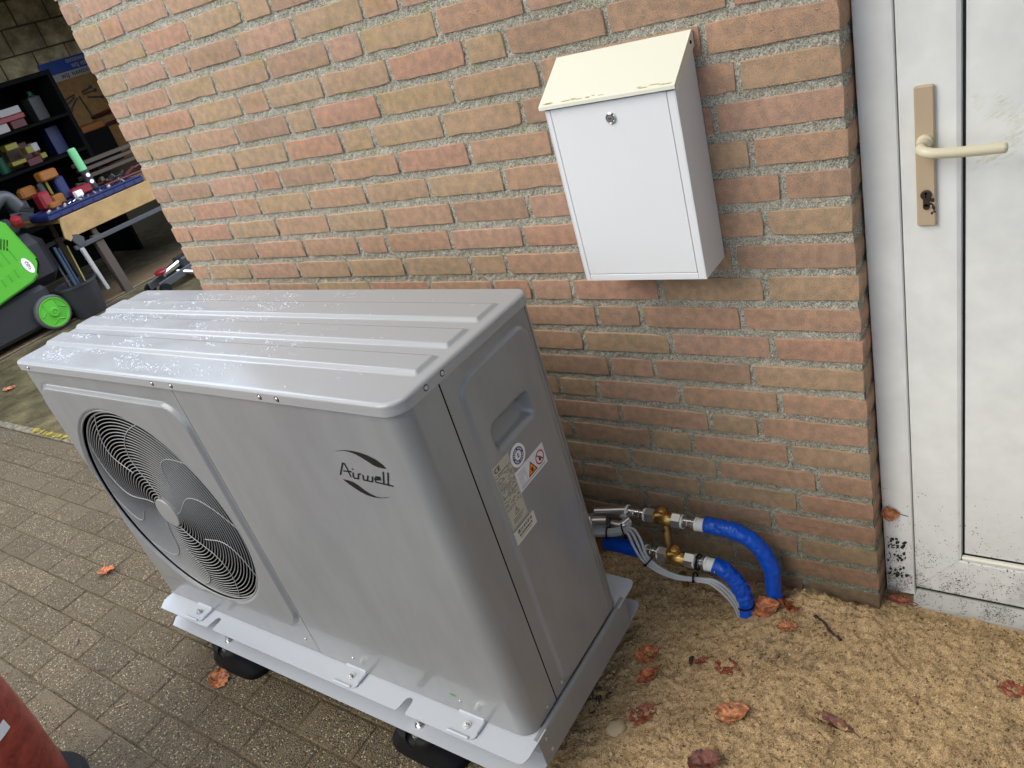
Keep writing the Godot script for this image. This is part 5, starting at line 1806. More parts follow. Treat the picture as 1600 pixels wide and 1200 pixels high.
# ------------------------------------------------------------------ leaves and bits on the ground
func leaf(label: String, at: Vector3, yaw: float, len: float, wid: float, curl: float, fold: float, tone: int, sd: int, tilt := Vector2.ZERO, group := "fallen brown leaves") -> void:
	var mb := MB.new()
	var r := RandomNumberGenerator.new()
	r.seed = sd
	var nz := noise(FastNoiseLite.TYPE_SIMPLEX_SMOOTH, 22.0, sd, 3, 0.6)
	var nu := 22; var nw := 12
	var bas := Basis.from_euler(Vector3(tilt.x, yaw, tilt.y))
	var P := []
	for a in nu + 1:
		var f := float(a) / nu
		var half := wid * 0.5 * pow(sin(PI * pow(f, 0.85)), 0.72) + 0.0006
		half *= 1.0 + 0.07 * sin(f * 46.0) + nz.get_noise_2d(f * 0.4, 3.0) * 0.25
		for b in nw + 1:
			var g := float(b) / nw * 2.0 - 1.0
			var x := (f - 0.5) * len
			var z := g * half
			var y := absf(g) * half * fold + curl * len * pow(2.0 * absf(f - 0.45), 2.0) * 0.5
			y += nz.get_noise_2d(x * 1.6 + sd, z * 1.6) * 0.007 + 0.0012 * sin(f * 38.0 + absf(g) * 5.0) * absf(g)
			P.append(Vector3(x, y, z))
	var low := 1.0
	for p in P:
		low = minf(low, (bas * p).y)
	for a in nu + 1:
		for b in nw + 1:
			var k := a * (nw + 1) + b
			var a0: Vector3 = P[maxi(a - 1, 0) * (nw + 1) + b]; var a1: Vector3 = P[mini(a + 1, nu) * (nw + 1) + b]
			var b0: Vector3 = P[a * (nw + 1) + maxi(b - 1, 0)]; var b1: Vector3 = P[a * (nw + 1) + mini(b + 1, nw)]
			var nn: Vector3 = (b1 - b0).cross(a1 - a0).normalized()
			var f := float(a) / nu
			var g := float(b) / nw * 2.0 - 1.0
			var s := 0.9 + nz.get_noise_2d(f * 2.0, g + sd) * 0.6
			if absf(g) < 0.09: s *= 1.35
			if fposmod(f * 8.0 - absf(g) * 1.6, 1.0) < 0.16: s *= 1.22
			mb.col = Color(s, s * 0.96, s * 0.9)
			mb.vert(bas * P[k] - Vector3(0, low, 0), bas * nn, Vector2(f, g * 0.5 + 0.5))
	for a in nu:
		for b in nw:
			var k := a * (nw + 1) + b
			mb.itri(k, k + 1, k + nw + 2); mb.itri(k, k + nw + 2, k + nw + 1)
	var o := solo("fallen_leaf", mb, M["leaf%d" % tone], label, "leaf", group)
	o.position = at
	var st := MB.new()
	var s0 := bas * Vector3(len * 0.49, curl * len * 0.5, 0) - Vector3(0, low, 0)
	st.tube([s0, s0 + bas * Vector3(0.007, 0.001, 0.002), s0 + bas * Vector3(0.015, 0.0, 0.005)], 0.0008, 6)
	part("stalk", st, M.twig, o, true)

func build_litter() -> void:
	var h := func(x: float, z: float) -> float: return maxf(0.0, sand_h(x, z))
	var put := func(x: float, z: float, dy := 0.0) -> Vector3: return Vector3(x, h.call(x, z) + dy - 0.001, z)
	leaf("crumpled orange brown leaf alone on the block paving left of the heat pump", Vector3(-2.508, 0.0, 0.613), 0.5, 0.075, 0.040, 0.35, 0.9, 0, 301)
	leaf("orange leaf leaning against the front left rubber foot of the heat pump", Vector3(-1.585, 0.001, 0.775), 2.2, 0.060, 0.056, 0.22, 0.35, 2, 302, Vector2(0.45, 0.3))
	leaf("round reddish leaf in the sand right of the heat pump, nearest the lower pipe", put.call(-0.462, 0.288), 0.8, 0.062, 0.048, 0.2, 0.25, 2, 303, Vector2(0.12, 0.05))
	leaf("narrow orange leaf just in front of the round reddish leaf by the heat pump", put.call(-0.436, 0.345), 1.25, 0.066, 0.034, 0.25, 0.5, 0, 304, Vector2(0.1, -0.1))
	leaf("dull red leaf lying flat beside the pale lump of sand", put.call(-0.405, 0.437), 1.05, 0.074, 0.042, 0.12, 0.35, 1, 305)
	leaf("two-toned leaf with a curled orange edge in the middle of the sand", put.call(-0.222, 0.372), 0.55, 0.078, 0.046, 0.3, 0.6, 4, 306, Vector2(0.2, 0.1))
	leaf("dark flat leaf half buried in the sand below the blue pipes", put.call(-0.272, 0.262, -0.002), -0.1, 0.062, 0.044, 0.1, 0.2, 1, 307)
	leaf("large rust coloured leaf propped at the foot of the blue wall pipe", put.call(-0.236, 0.093, 0.002), 0.5, 0.075, 0.046, 0.25, 0.45, 2, 308, Vector2(0.5, 0.15))
	leaf("torn rust coloured leaf standing on edge right of the blue wall pipe", put.call(-0.190, 0.075), 2.0, 0.060, 0.050, 0.2, 0.5, 0, 309, Vector2(0.55, -0.3))
	leaf("small pale orange leaf in front of the blue wall pipe", put.call(-0.176, 0.124), 0.25, 0.046, 0.030, 0.35, 0.5, 4, 310, Vector2(0.15, 0.0))
	leaf("round brown leaf stuck to the white door jamb", Vector3(0.020, 0.255, -0.0545), 0.2, 0.038, 0.034, 0.1, 0.15, 4, 311, Vector2(1.45, 0.0))
	leaf("long red leaf lying at the foot of the white door jamb", Vector3(0.032, h.call(0.03, -0.045) + 0.004, -0.040), 0.05, 0.050, 0.020, 0.2, 0.6, 1, 312, Vector2(0.3, 0.0))
	leaf("dull red leaf pressed into the sand at the right below the door", put.call(0.272, 0.122, -0.002), 0.1, 0.06, 0.036, 0.08, 0.2, 1, 313)
	leaf("small red scrap of leaf in the sand below the pair of leaves", put.call(-0.335, 0.262, -0.001), 0.9, 0.034, 0.02, 0.2, 0.3, 1, 314)
	leaf("pale orange leaf out on the concrete apron", Vector3(-5.30, 0.003, -0.262), 0.4, 0.11, 0.05, 0.2, 0.3, 4, 315)
	leaf("dark curled leaf at the front of the sand below the middle", put.call(-0.232, 0.500), 0.4, 0.075, 0.05, 0.3, 0.5, 3, 316, Vector2(0.1, 0.2))
	# dark shrivelled leaf and twigs
	leaf("dark shrivelled leaf lying across the sand towards the door", put.call(-0.028, 0.318), -0.15, 0.085, 0.026, 0.1, 0.9, 3, 317)
	var tw := MB.new()
	tw.tube(curve([put.call(-0.128, 0.072, 0.006), put.call(-0.105, 0.080, 0.006), put.call(-0.088, 0.096, 0.004), put.call(-0.06, 0.112, 0.004)]), 0.0028, 8)
	var bn := noise(FastNoiseLite.TYPE_SIMPLEX, 90.0, 320, 2)
	for k in tw.v.size(): tw.v[k] += tw.n[k] * bn.get_noise_3d(tw.v[k].x, tw.v[k].y, tw.v[k].z) * 0.003
	solo("twig", tw, M.twig, "knobbly dark purple twig in the sand right of the leaves by the pipe", "twig")
	var seed_pod := MB.new()
	seed_pod.tube([put.call(-0.3595, 0.256, 0.004), put.call(-0.3585, 0.266, 0.006), put.call(-0.356, 0.279, 0.005)], [0.0035, 0.0055, 0.003], 8)
	solo("twig", seed_pod, M.twig, "short black stub of twig in the sand below the valves", "twig")
	for q in [[-2.05, 0.905, 0.3, "thin dark straw of bark on the paving in front of the heat pump"], [-1.83, 0.955, 0.8, "pale thin straw on the paving nearest the red cylinder"], [-2.26, 0.865, -0.6, "short dark straw on the paving below the crumpled leaf"]]:
		var s := MB.new()
		var d := Vector3(cos(q[2]), 0, -sin(q[2])) * 0.018
		var c := Vector3(q[0], 0.0025, q[1])
		s.tube([c - d, c + Vector3(0, 0.001, 0.002), c + d], 0.0013, 6)
		solo("straw", s, M.twig if q[2] < 0.7 else M.stone, q[3], "straw")
	# layered smear of hardened sand left along the foot of the wall
	var ry := noise(FastNoiseLite.TYPE_SIMPLEX, 38.0, 340, 3, 0.6)
	var rg := MB.new()
	rg.relief(Vector3(-0.172, 0.004, 0.062), Vector3.RIGHT, Vector3(0, 0.10, -1).normalized(), 0.172, 0.058, 0.0022, func(a: float, b: float) -> float:
		var e := minf(minf(a, 0.172 - a) * 1.4, minf(b, 0.058 - b) * 1.6) + ry.get_noise_2d(a, b) * 0.007
		var n := ry.get_noise_2d(a * 0.3, b * 2.2)
		return 0.017 * smoothstep(-0.003, 0.007, e) + 0.0022 * sin((b + n * 0.006) * 560.0) * smoothstep(0.0, 0.006, e) + n * 0.003 - 0.006)
	for k in rg.c.size():
		var t := 0.98 + ry.get_noise_2d(rg.v[k].x * 2.0, rg.v[k].z * 2.0) * 0.25
		rg.c[k] = Color(t * 0.97, t * 0.93, t * 0.88)
	solo("sand_ridge", rg, M.sand, "flat ridged smear of hardened sand along the wall foot at the brick corner", "sand ridge")
	# pale lump of clotted sand
	var lump := MB.new()
	var sp := noise(FastNoiseLite.TYPE_SIMPLEX, 55.0, 330, 3, 0.6)
	lump.lathe(put.call(-0.447, 0.492, -0.002), Vector3.UP, [Vector2(0.022, 0.0), Vector2(0.0235, 0.004), Vector2(0.021, 0.010), Vector2(0.014, 0.014), Vector2(0.006, 0.0155), Vector2(0.0001, 0.0158)], 24, true)
	for k in lump.v.size():
		var p := lump.v[k]
		lump.v[k] = p + (p - Vector3(-0.447, 0.0, 0.492)).normalized() * sp.get_noise_3d(p.x, p.y * 1.5, p.z) * 0.009
	solo("sand_lump", lump, M.stone, "pale hard lump of sand beside the dull red leaf", "lump")

func build_cylinder() -> void:
	var c := Vector3(-1.775, 0, 1.280)
	var o := thing("gas_cylinder", "worn red steel cylinder with a white sticker in the near left corner", "cylinder", c)
	var mb := MB.new()
	mb.lathe(c, Vector3.UP, [Vector2(0.0, 0.012), Vector2(0.125, 0.012), Vector2(0.134, 0.03), Vector2(0.141, 0.10), Vector2(0.1475, 0.2), Vector2(0.1505, 0.30), Vector2(0.150, 0.48), Vector2(0.142, 0.54), Vector2(0.11, 0.59), Vector2(0.05, 0.62), Vector2(0.0, 0.625)], 64, true)
	part("shell", mb, M.worn_red, o)
	var ft := MB.new()
	ft.lathe(c, Vector3.UP, [Vector2(0.12, 0.0), Vector2(0.168, 0.0), Vector2(0.170, 0.012), Vector2(0.160, 0.026), Vector2(0.134, 0.032)], 48)
	part("rubber_base", ft, M.rubber, o)
	var st := MB.new()
	for k in 6:
		var a0 := -0.62 + k * 0.07; var a1 := a0 + 0.07
		# sticker round the shell on the side seen by the photo
		var f0 := Vector3(cos(a0), 0, sin(a0)); var f1 := Vector3(cos(a1), 0, sin(a1))
		st.quad(c + f0 * 0.1515 + Vector3.UP * 0.303, c + f0 * 0.1515 + Vector3.UP * 0.332, c + f1 * 0.1515 + Vector3.UP * 0.332, c + f1 * 0.1515 + Vector3.UP * 0.303)
	part("sticker", st, M.white_print, o)
	var vl := MB.new()
	vl.lathe(c + Vector3.UP * 0.62, Vector3.UP, [Vector2(0.02, 0), Vector2(0.02, 0.04), Vector2(0.028, 0.045), Vector2(0.028, 0.06), Vector2(0, 0.062)], 16)
	part("valve", vl, M.brass, o)

# ------------------------------------------------------------------ garage
func simple(called: String, lo: Vector3, hi: Vector3, m: Material, label: String, cat: String, group := "", bev := 0.004, turn := 0.0) -> MeshInstance3D:
	var mb := MB.new()
	mb.box(hi - lo, Transform3D(Basis.from_euler(Vector3(0, turn, 0)), Vector3.ZERO), bev)
	var o := solo(called, mb, m, label, cat, group)
	o.position = (lo + hi) / 2.0
	return o

func build_garage() -> void:
	var X0 := -8.2; var XF := -6.12; var ZA := -4.4; var ZB := 1.9; var H := 2.75
	var g := thing("garage", "dark open garage with pale block walls beyond the brick corner", "garage", Vector3(-7.2, 0, -1.2))
	var sh := MB.new()
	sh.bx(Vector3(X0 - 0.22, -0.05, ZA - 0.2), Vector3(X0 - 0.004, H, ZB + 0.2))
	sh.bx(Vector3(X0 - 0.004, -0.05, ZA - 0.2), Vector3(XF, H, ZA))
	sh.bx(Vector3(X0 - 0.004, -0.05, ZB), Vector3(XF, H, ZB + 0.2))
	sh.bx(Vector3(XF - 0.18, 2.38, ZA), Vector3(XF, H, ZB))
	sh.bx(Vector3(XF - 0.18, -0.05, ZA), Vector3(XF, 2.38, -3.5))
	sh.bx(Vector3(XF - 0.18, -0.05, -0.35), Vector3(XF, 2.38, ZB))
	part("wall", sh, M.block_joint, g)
	var rf := MB.new()
	rf.bx(Vector3(X0 - 0.3, H, ZA - 0.3), Vector3(XF + 0.8, H + 0.15, ZB + 0.3))
	part("roof", rf, M.render_wall, g)
	# big painted blocks of the back wall
	for row in range(4, 12):
		var y0 := 1.968 + (row - 8) * 0.2345
		for col in range(-13, 6):
			var z0 := -2.79 + col * 0.3475 + (0.174 if row % 2 else 0.0)
			if z0 < ZA or z0 > 0.6: continue
			if row < 6 and z0 > -1.2: continue
			var b := MB.new()
			b.bx(Vector3(X0 - 0.004, y0 + 0.007, z0 + 0.007), Vector3(X0 + 0.012 + rng.randf_range(-0.003, 0.002), y0 + 0.2275, z0 + 0.3405), 0.006)
			part("block", b, M.block, g)
	var fl := MB.new()
	fl.bx(Vector3(X0, -0.05, ZA), Vector3(XF + 0.06, 0.004, ZB))
	solo("garage_floor", fl, M.garage_concrete, "dusty grey brown concrete floor inside the garage", "floor", "", "structure")
	var sl := MB.new()
	sl.bx(Vector3(-6.55, 0.0045, -3.4), Vector3(-6.09, 0.020, -0.36), 0.006)
	solo("garage_sill", sl, M.sill_wood, "worn brown sill board along the garage opening", "sill")
	# tool board on the back wall
	var bd := MB.new()
	bd.bx(Vector3(X0 + 0.014, 0.75, -4.2), Vector3(X0 + 0.034, 1.71, -2.86))
	solo("tool_board", bd, M.tool_board, "brown board on the garage wall hung with tools", "board")
	var XT := X0 + 0.05
	# fan of dark tools, placed where they hang (z, y of both ends)
	var hang := [[-3.13, 1.50, -2.97, 1.47, "dark tool handle pointing left, top of the fan on the board", 0.026], [-3.12, 1.475, -2.99, 1.42, "dark tool handle pointing left, second in the fan on the board", 0.024], [-3.14, 1.46, -3.02, 1.375, "dark tool handle pointing down left on the board", 0.022],
		[-3.22, 1.50, -3.33, 1.52, "dark spanner pointing right, top of the fan on the board", 0.020], [-3.22, 1.48, -3.36, 1.48, "dark spanner pointing right, below the top one on the board", 0.020], [-3.25, 1.44, -3.40, 1.40, "short dark spanner lowest on the right of the board", 0.020], [-3.17, 1.47, -3.20, 1.25, "long dark spanner hanging straight down in the fan", 0.016]]
	for q in hang:
		var mb := MB.new()
		mb.bar(Vector3(XT, q[1], q[0]), Vector3(XT, q[3], q[2]), 0.010, q[5], 0.003, Vector3.RIGHT)
		mb.lathe(Vector3(XT - 0.006, q[3], q[2]), Vector3.RIGHT, [Vector2(0.006, 0.0), Vector2(q[5] * 0.9, 0.002), Vector2(q[5] * 0.9, 0.010), Vector2(0.006, 0.012)], 10)
		solo("hand_tool", mb, M.grey_plastic, q[4], "tool", "tools hung on the garage board")
	var bc := thing("bolt_cutter", "large dark red cutter hung low on the brown tool board", "tool", Vector3(XT, 1.25, -3.35))
	var b1 := MB.new()
	b1.bar(Vector3(XT, 1.245, -3.18), Vector3(XT, 1.27, -3.58), 0.03, 0.11, 0.012, Vector3.RIGHT)
	part("jaw", b1, M.dark_red, bc)
	var b2 := MB.new()
	b2.tube(curve([Vector3(XT, 1.20, -3.17), Vector3(XT, 1.155, -3.16), Vector3(XT, 1.13, -3.22), Vector3(XT, 1.14, -3.35), Vector3(XT, 1.13, -3.58)]), 0.018, 10)
	part("handle", b2, M.dark_red, bc)
	# blue sign with white lettering, hung over the board
	var sg := thing("wall_sign", "blue and white lettered sign on the block wall above the tool board", "sign", Vector3(X0 + 0.03, 1.74, -3.3))
	var s1 := MB.new()
	s1.bx(Vector3(X0 + 0.036, 1.715, -3.85), Vector3(X0 + 0.044, 1.838, -2.93))
	part("blue_field", s1, M.sign_blue, sg)
	var s2 := MB.new()
	s2.bx(Vector3(X0 + 0.0365, 1.648, -3.85), Vector3(X0 + 0.0435, 1.7145, -2.95))
	part("white_field", s2, M.white_board, sg)
	var xs := X0 + 0.0455
	text_part("lettering", "OVERWERKT", 0.036, M.white_board, sg, Vector3(xs, 1.803, -3.36), Vector3.FORWARD, Vector3.UP, 1.05)
	text_part("lettering", "WIJ HEBBEN", 0.036, M.white_board, sg, Vector3(xs, 1.752, -3.40), Vector3.FORWARD, Vector3.UP, 1.05)
	text_part("lettering", "WIJ  HANDELSGO", 0.036, M.ink, sg, Vector3(xs, 1.681, -3.32), Vector3.FORWARD, Vector3.UP, 1.15)
	# black shelf unit and its boxes
	var SX := -7.4
	var shf := thing("shelf_unit", "tall black open shelf unit against the garage back wall", "shelf", Vector3(SX - 0.25, 0, -1.75))
	for q in [[Vector3(SX - 0.5, 0.0, -2.62), Vector3(SX + 0.02, 1.76, -2.58), "side_board"], [Vector3(SX - 0.5, 0.0, -0.82), Vector3(SX + 0.02, 1.76, -0.78), "side_board"], [Vector3(SX - 0.52, 0.0, -2.62), Vector3(SX - 0.5, 1.76, -0.78), "back_board"], [Vector3(SX - 0.5, 1.72, -2.58), Vector3(SX + 0.02, 1.76, -0.82), "shelf_board"], [Vector3(SX - 0.5, 1.355, -2.58), Vector3(SX + 0.02, 1.38, -0.82), "shelf_board"], [Vector3(SX - 0.5, 1.035, -2.58), Vector3(SX + 0.02, 1.06, -0.82), "shelf_board"], [Vector3(SX - 0.5, 0.55, -2.58), Vector3(SX + 0.02, 0.575, -0.82), "shelf_board"]]:
		var mb := MB.new()
		mb.bx(q[0], q[1], 0.002)
		part(q[2], mb, M.dark, shf)
	var bx3 := [[-2.02, -2.21, 1.50, 1.56, "white_board", "white topped carton on the upper shelf", "carton"], [-1.98, -2.22, 1.455, 1.497, "red_paint", "flat red carton under the white one on the upper shelf", "carton"], [-2.07, -2.20, 1.385, 1.453, "dark_red", "dark red carton on the upper shelf", "carton"], [-1.86, -2.04, 1.382, 1.452, "white_board", "pale label carton at the left of the upper shelf", "carton"],
		[-1.92, -2.03, 1.24, 1.29, "yellow", "yellow carton highest on the lower shelf", "carton"], [-2.07, -2.13, 1.165, 1.225, "yellow", "yellow carton in the middle of the lower shelf", "carton"], [-2.13, -2.19, 1.165, 1.235, "white_board", "grey white carton beside the middle yellow one", "carton"], [-2.03, -2.16, 1.063, 1.125, "dark_red", "dark red packet with white print on the lower shelf", "packet"], [-2.165, -2.22, 1.09, 1.135, "yellow", "small yellow carton at the right of the lower shelf", "carton"], [-1.90, -2.03, 1.11, 1.145, "yellow", "long yellow packet lying left on the lower shelf", "packet"]]
	for q in bx3:
		simple("carton", Vector3(SX - 0.10, q[2], q[1]), Vector3(SX + 0.01, q[3], q[0]), M[q[4]], q[5], q[6], "cartons on the black shelf")
	# the dark jumble that fills the shelf behind and between the cartons
	var jr := RandomNumberGenerator.new()
	jr.seed = 77
	var jumble := [[0, "dark carton at the back behind the white topped carton", "dark"], [0, "grey carton at the right end of the upper shelf", "grey_plastic"], [0, "squat grey tin at the back right of the upper shelf", "tin"], [1, "dark red carton standing behind the middle yellow carton", "dark_red"], [1, "blue black carton at the right end of the lower shelf", "case_blue"], [1, "dark red tin standing behind the long yellow packet", "tin"], [1, "rusty brown carton at the back behind the highest yellow carton", "rusty_steel"], [1, "dark green bottle at the back of the lower shelf by the grey white carton", "tin"], [2, "black carton on the lowest shelf behind the orange topped stand", "dark"], [2, "grey carton on the lowest shelf behind the red tool", "grey_plastic"]]
	for k in jumble.size():
		var q: Array = jumble[k]
		var y: float = [1.381, 1.061, 0.576][q[0]]
		var z: float = [-1.98, -2.42, -2.50, -2.08, -2.42, -1.95, -1.98, -2.26, -2.0, -1.8][k]
		var w := jr.randf_range(0.08, 0.14)
		var h := jr.randf_range(0.14, 0.26)
		if q[2] == "tin":
			var cb := MB.new()
			cb.lathe(Vector3(SX - 0.3, y, z), Vector3.UP, [Vector2(0, 0), Vector2(w * 0.4, 0.0), Vector2(w * 0.4, h * 0.8), Vector2(w * 0.2, h * 0.86), Vector2(w * 0.2, h), Vector2(0.0, h)], 14)
			solo("tin", cb, M[["grey_plastic", "dark_red", "bottle_green"][k % 3]], q[1], "tin", "jumble on the black shelf")
		else:
			simple("carton", Vector3(SX - 0.36, y, z - w), Vector3(SX - 0.18 - jr.randf() * 0.05, y + h, z), M[q[2]], q[1], "carton", "jumble on the black shelf", 0.004, jr.randf_range(-0.15, 0.15))
	build_bench()
	build_mower()

func build_bench() -> void:
	var XB := -6.06
	var w := thing("workbench", "steel framed workbench with a pale plywood front board at the garage opening", "workbench", Vector3(-6.4, 0, -2.2))
	var fb := MB.new()
	fb.bx(Vector3(XB - 0.02, 0.575, -3.1), Vector3(XB, 0.737, -1.455), 0.003)
	part("front_board", fb, M.plywood, w)
	var eb := MB.new()
	# torn strip at the left end of the board
	eb.poly(PackedVector2Array([Vector2(-1.442, 0.735), Vector2(-1.425, 0.70), Vector2(-1.40, 0.59), Vector2(-1.43, 0.555), Vector2(-1.455, 0.575), Vector2(-1.455, 0.737)]), Vector3(XB - 0.004, 0, 0), Vector3.BACK, Vector3.UP, -0.016)
	part("torn_edge", eb, M.plywood, w)
	var tb := MB.new()
	tb.bx(Vector3(-6.85, 0.700, -3.1), Vector3(XB - 0.021, 0.734, -1.44))
	part("bench_top", tb, M.tool_board, w)
	for q in [[-1.655, 0.07, XB - 0.05], [-2.9, 0.07, XB - 0.05], [-1.655, 0.05, -6.78], [-2.9, 0.05, -6.78]]:
		var mb := MB.new()
		mb.bar(Vector3(q[2], 0.0, q[0] - 0.012), Vector3(q[2], 0.52, q[0] + 0.012), q[1], 0.06, 0.004)
		mb.bar(Vector3(q[2], 0.52, q[0]), Vector3(q[2], 0.70, q[0]), 0.04, 0.04, 0.004)
		part("leg", mb, M.rusty_steel, w)
	for x in [XB - 0.02, -6.78]:
		var mb := MB.new()
		mb.bar(Vector3(x, 0.49, -1.44), Vector3(x, 0.49, -3.05), 0.035, 0.035, 0.004)
		part("rail", mb, M.grey_plastic, w)
	var pr := MB.new()
	pr.bar(Vector3(XB + 0.0, 0.105, -1.50), Vector3(XB + 0.0, 0.475, -1.478), 0.03, 0.03, 0.004)
	solo("white_post", pr, M.white_board, "narrow white strip leaning upright against the bench rail", "strip")
	var ch := MB.new()
	ch.poly(PackedVector2Array([Vector2(-1.435, 0.60), Vector2(-1.50, 0.585), Vector2(-1.535, 0.545), Vector2(-1.525, 0.50), Vector2(-1.475, 0.49), Vector2(-1.45, 0.54)]), Vector3(XB + 0.005, 0, 0), Vector3.BACK, Vector3.UP, 0.02)
	solo("black_clamp", ch, M.grey_plastic, "black metal clamp at the torn corner of the bench board", "clamp")
	# blue tool case lying open on the bench, full of bits
	var tc := thing("tool_case", "flat blue tool case with bright bits lying open on the workbench", "tool case", Vector3(-6.3, 0.735, -1.85))
	var cs := MB.new()
	cs.bx(Vector3(-6.42, 0.736, -2.24), Vector3(-6.075, 0.785, -1.38), 0.012)
	part("tray", cs, M.case_blue, tc)
	var rim := MB.new()
	rim.bar(Vector3(-6.08, 0.79, -2.23), Vector3(-6.08, 0.79, -1.39), 0.012, 0.014, 0.004)
	rim.bar(Vector3(-6.415, 0.79, -2.23), Vector3(-6.415, 0.79, -1.39), 0.012, 0.014, 0.004)
	for k in 9: rim.bx(Vector3(-6.075, 0.745, -2.2 + k * 0.095), Vector3(-6.068, 0.778, -2.145 + k * 0.095), 0.003)
	part("ribbed_rim", rim, M.case_blue, tc)
	for k in 16:
		var mb := MB.new()
		var z := -1.42 - k * 0.045 + rng.randf_range(-0.01, 0.01)
		mb.tube([Vector3(-6.12 - rng.randf() * 0.05, 0.797, z), Vector3(-6.15 - rng.randf() * 0.08, 0.802, z - rng.randf_range(0.01, 0.03))], 0.006 + rng.randf() * 0.006, 8)
		part("socket", mb, M.chrome if k % 3 else M.white_board, tc)
	# things standing and lying on the bench
	var br := RandomNumberGenerator.new()
	br.seed = 78
	var heap := [["grey", "grey_plastic", -1.56], ["rusty brown", "rusty_steel", -1.68], ["black", "black_plastic", -1.80], ["bright steel", "steel", -1.90], ["dark red", "dark_red", -1.98], ["grey", "grey_plastic", -2.07], ["rusty brown", "rusty_steel", -2.13], ["black", "black_plastic", -2.19], ["bright steel", "steel", -2.26], ["dark red", "dark_red", -2.33]]
	var where := ["behind the red tool", "behind the orange topped stand", "behind the low red box", "left of the green can", "behind the green can", "just right of the green can", "in front of the rusty bars", "right of the one before the bars", "near the far end of the blue case", "nearest the brick corner"]
	for k in heap.size():
		var z: float = heap[k][2]
		var x := -6.5 - 0.2 * br.randf()
		var mb := MB.new()
		var d := Vector3(br.randf_range(-0.5, 0.5), br.randf_range(0.0, 0.35), br.randf_range(-1, 1)).normalized() * br.randf_range(0.07, 0.13)
		mb.bar(Vector3(x, 0.77 + br.randf() * 0.05, z), Vector3(x, 0.79 + br.randf() * 0.05, z) + d, 0.025 + br.randf() * 0.03, 0.025 + br.randf() * 0.03, 0.006)
		mb.tube([Vector3(x, 0.80, z) + d, Vector3(x, 0.80, z) + d * 1.9], 0.007 + br.randf() * 0.008, 8)
		solo("bench_tool", mb, M[heap[k][1]], "small %s hand tool on the workbench %s" % [heap[k][0], where[k]], "tool", "heap of small tools on the workbench")
	simple("red_tool", Vector3(-6.45, 0.79, -1.60), Vector3(-6.34, 0.93, -1.50), M.red_paint, "bright red tool body standing upright on the bench", "tool", "", 0.02, 0.2)
	var cg := thing("tool_stand", "orange topped stand of blue and black tools behind the red tool", "tool stand", Vector3(-6.45, 0.74, -1.66))
	for q in [["cap", Vector3(-6.50, 0.985, -1.76), Vector3(-6.38, 1.06, -1.62), "orange"], ["foot", Vector3(-6.47, 0.79, -1.71), Vector3(-6.37, 0.87, -1.61), "orange"], ["post", Vector3(-6.44, 0.87, -1.665), Vector3(-6.42, 0.985, -1.645), "yellow"], ["body", Vector3(-6.50, 0.80, -1.80), Vector3(-6.42, 0.985, -1.72), "case_blue"], ["body", Vector3(-6.50, 0.80, -1.645), Vector3(-6.45, 0.985, -1.60), "grey_plastic"]]:
		var mb := MB.new()
		mb.bx(q[1], q[2], 0.012)
		part(q[0], mb, M[q[3]], cg)
	simple("red_case", Vector3(-6.48, 0.79, -1.95), Vector3(-6.36, 0.86, -1.78), M.red_paint, "low red box beside the tool stand on the bench", "box", "", 0.015)
	simple("orange_block", Vector3(-6.36, 0.79, -1.62), Vector3(-6.28, 0.835, -1.53), M.orange, "small orange red block in front of the red tool", "block", "", 0.01)
	simple("white_block", Vector3(-6.30, 0.80, -1.80), Vector3(-6.24, 0.85, -1.74), M.white_print, "small bright white block in the tool case", "block", "", 0.008)
	simple("orange_tool", Vector3(-6.6, 0.90, -1.60), Vector3(-6.5, 0.99, -1.47), M.orange, "dull orange tool top left of the tool stand", "tool", "", 0.02)
	var cn := thing("spray_can", "pale green can with black and white foot standing on the bench", "can", Vector3(-6.42, 0.80, -1.98))
	var c1 := MB.new()
	var ca := Vector3(-6.42, 0.80, -1.985)
	var cax := Vector3(0, 1, 0.06)
	c1.lathe(ca + cax * 0.16, cax, [Vector2(0.034, 0.0), Vector2(0.034, 0.17), Vector2(0.028, 0.182), Vector2(0.0, 0.185)], 20)
	part("tube", c1, M.pale_green, cn)
	var c2 := MB.new()
	c2.lathe(ca, cax, [Vector2(0.036, 0.0), Vector2(0.036, 0.16)], 20)
	part("foot", c2, M.black_plastic, cn)
	for k in 2:
		var c3 := MB.new()
		c3.lathe(ca + cax * (0.06 + 0.055 * k) + Vector3(0.036, 0, 0.004), Vector3.RIGHT, [Vector2(0.017, -0.003), Vector2(0.017, 0.002), Vector2(0.0, 0.002)], 14)
		part("white_spot", c3, M.white_print, cn)
	for q in [[-6.7, 0.97, -2.06, 0.12], [-6.72, 0.92, -2.08, 0.16], [-6.66, 0.86, -2.06, 0.12]]:
		simple("metal_bar", Vector3(-6.76, q[1], -2.75), Vector3(-6.66, q[1] + 0.03, q[2]), M.rusty_steel, ["top rusty bar stacked at the back of the bench", "middle rusty bar stacked at the back of the bench", "lowest rusty bar stacked at the back of the bench"][int((0.98 - q[1]) / 0.05)], "bar", "rusty bars stacked on the bench")
	var rd := MB.new()
	rd.tube([Vector3(-6.3, 0.80, -2.02), Vector3(-6.26, 0.80, -2.35)], 0.012, 8)
	solo("red_stick", rd, M.dark_red, "long dull red handle lying behind the blue case", "handle")
	var up := thing("orange_box", "orange box on a black crate at the foot of the tool board", "box", Vector3(-7.9, 1.1, -3.0))
	var u1 := MB.new(); u1.bx(Vector3(-8.05, 1.14, -3.12), Vector3(-7.85, 1.21, -2.86), 0.01)
	part("orange_lid", u1, M.orange, up)
	var u2 := MB.new(); u2.bx(Vector3(-8.06, 0.8, -3.14), Vector3(-7.84, 1.139, -2.85), 0.01)
	part("black_crate", u2, M.dark, up)
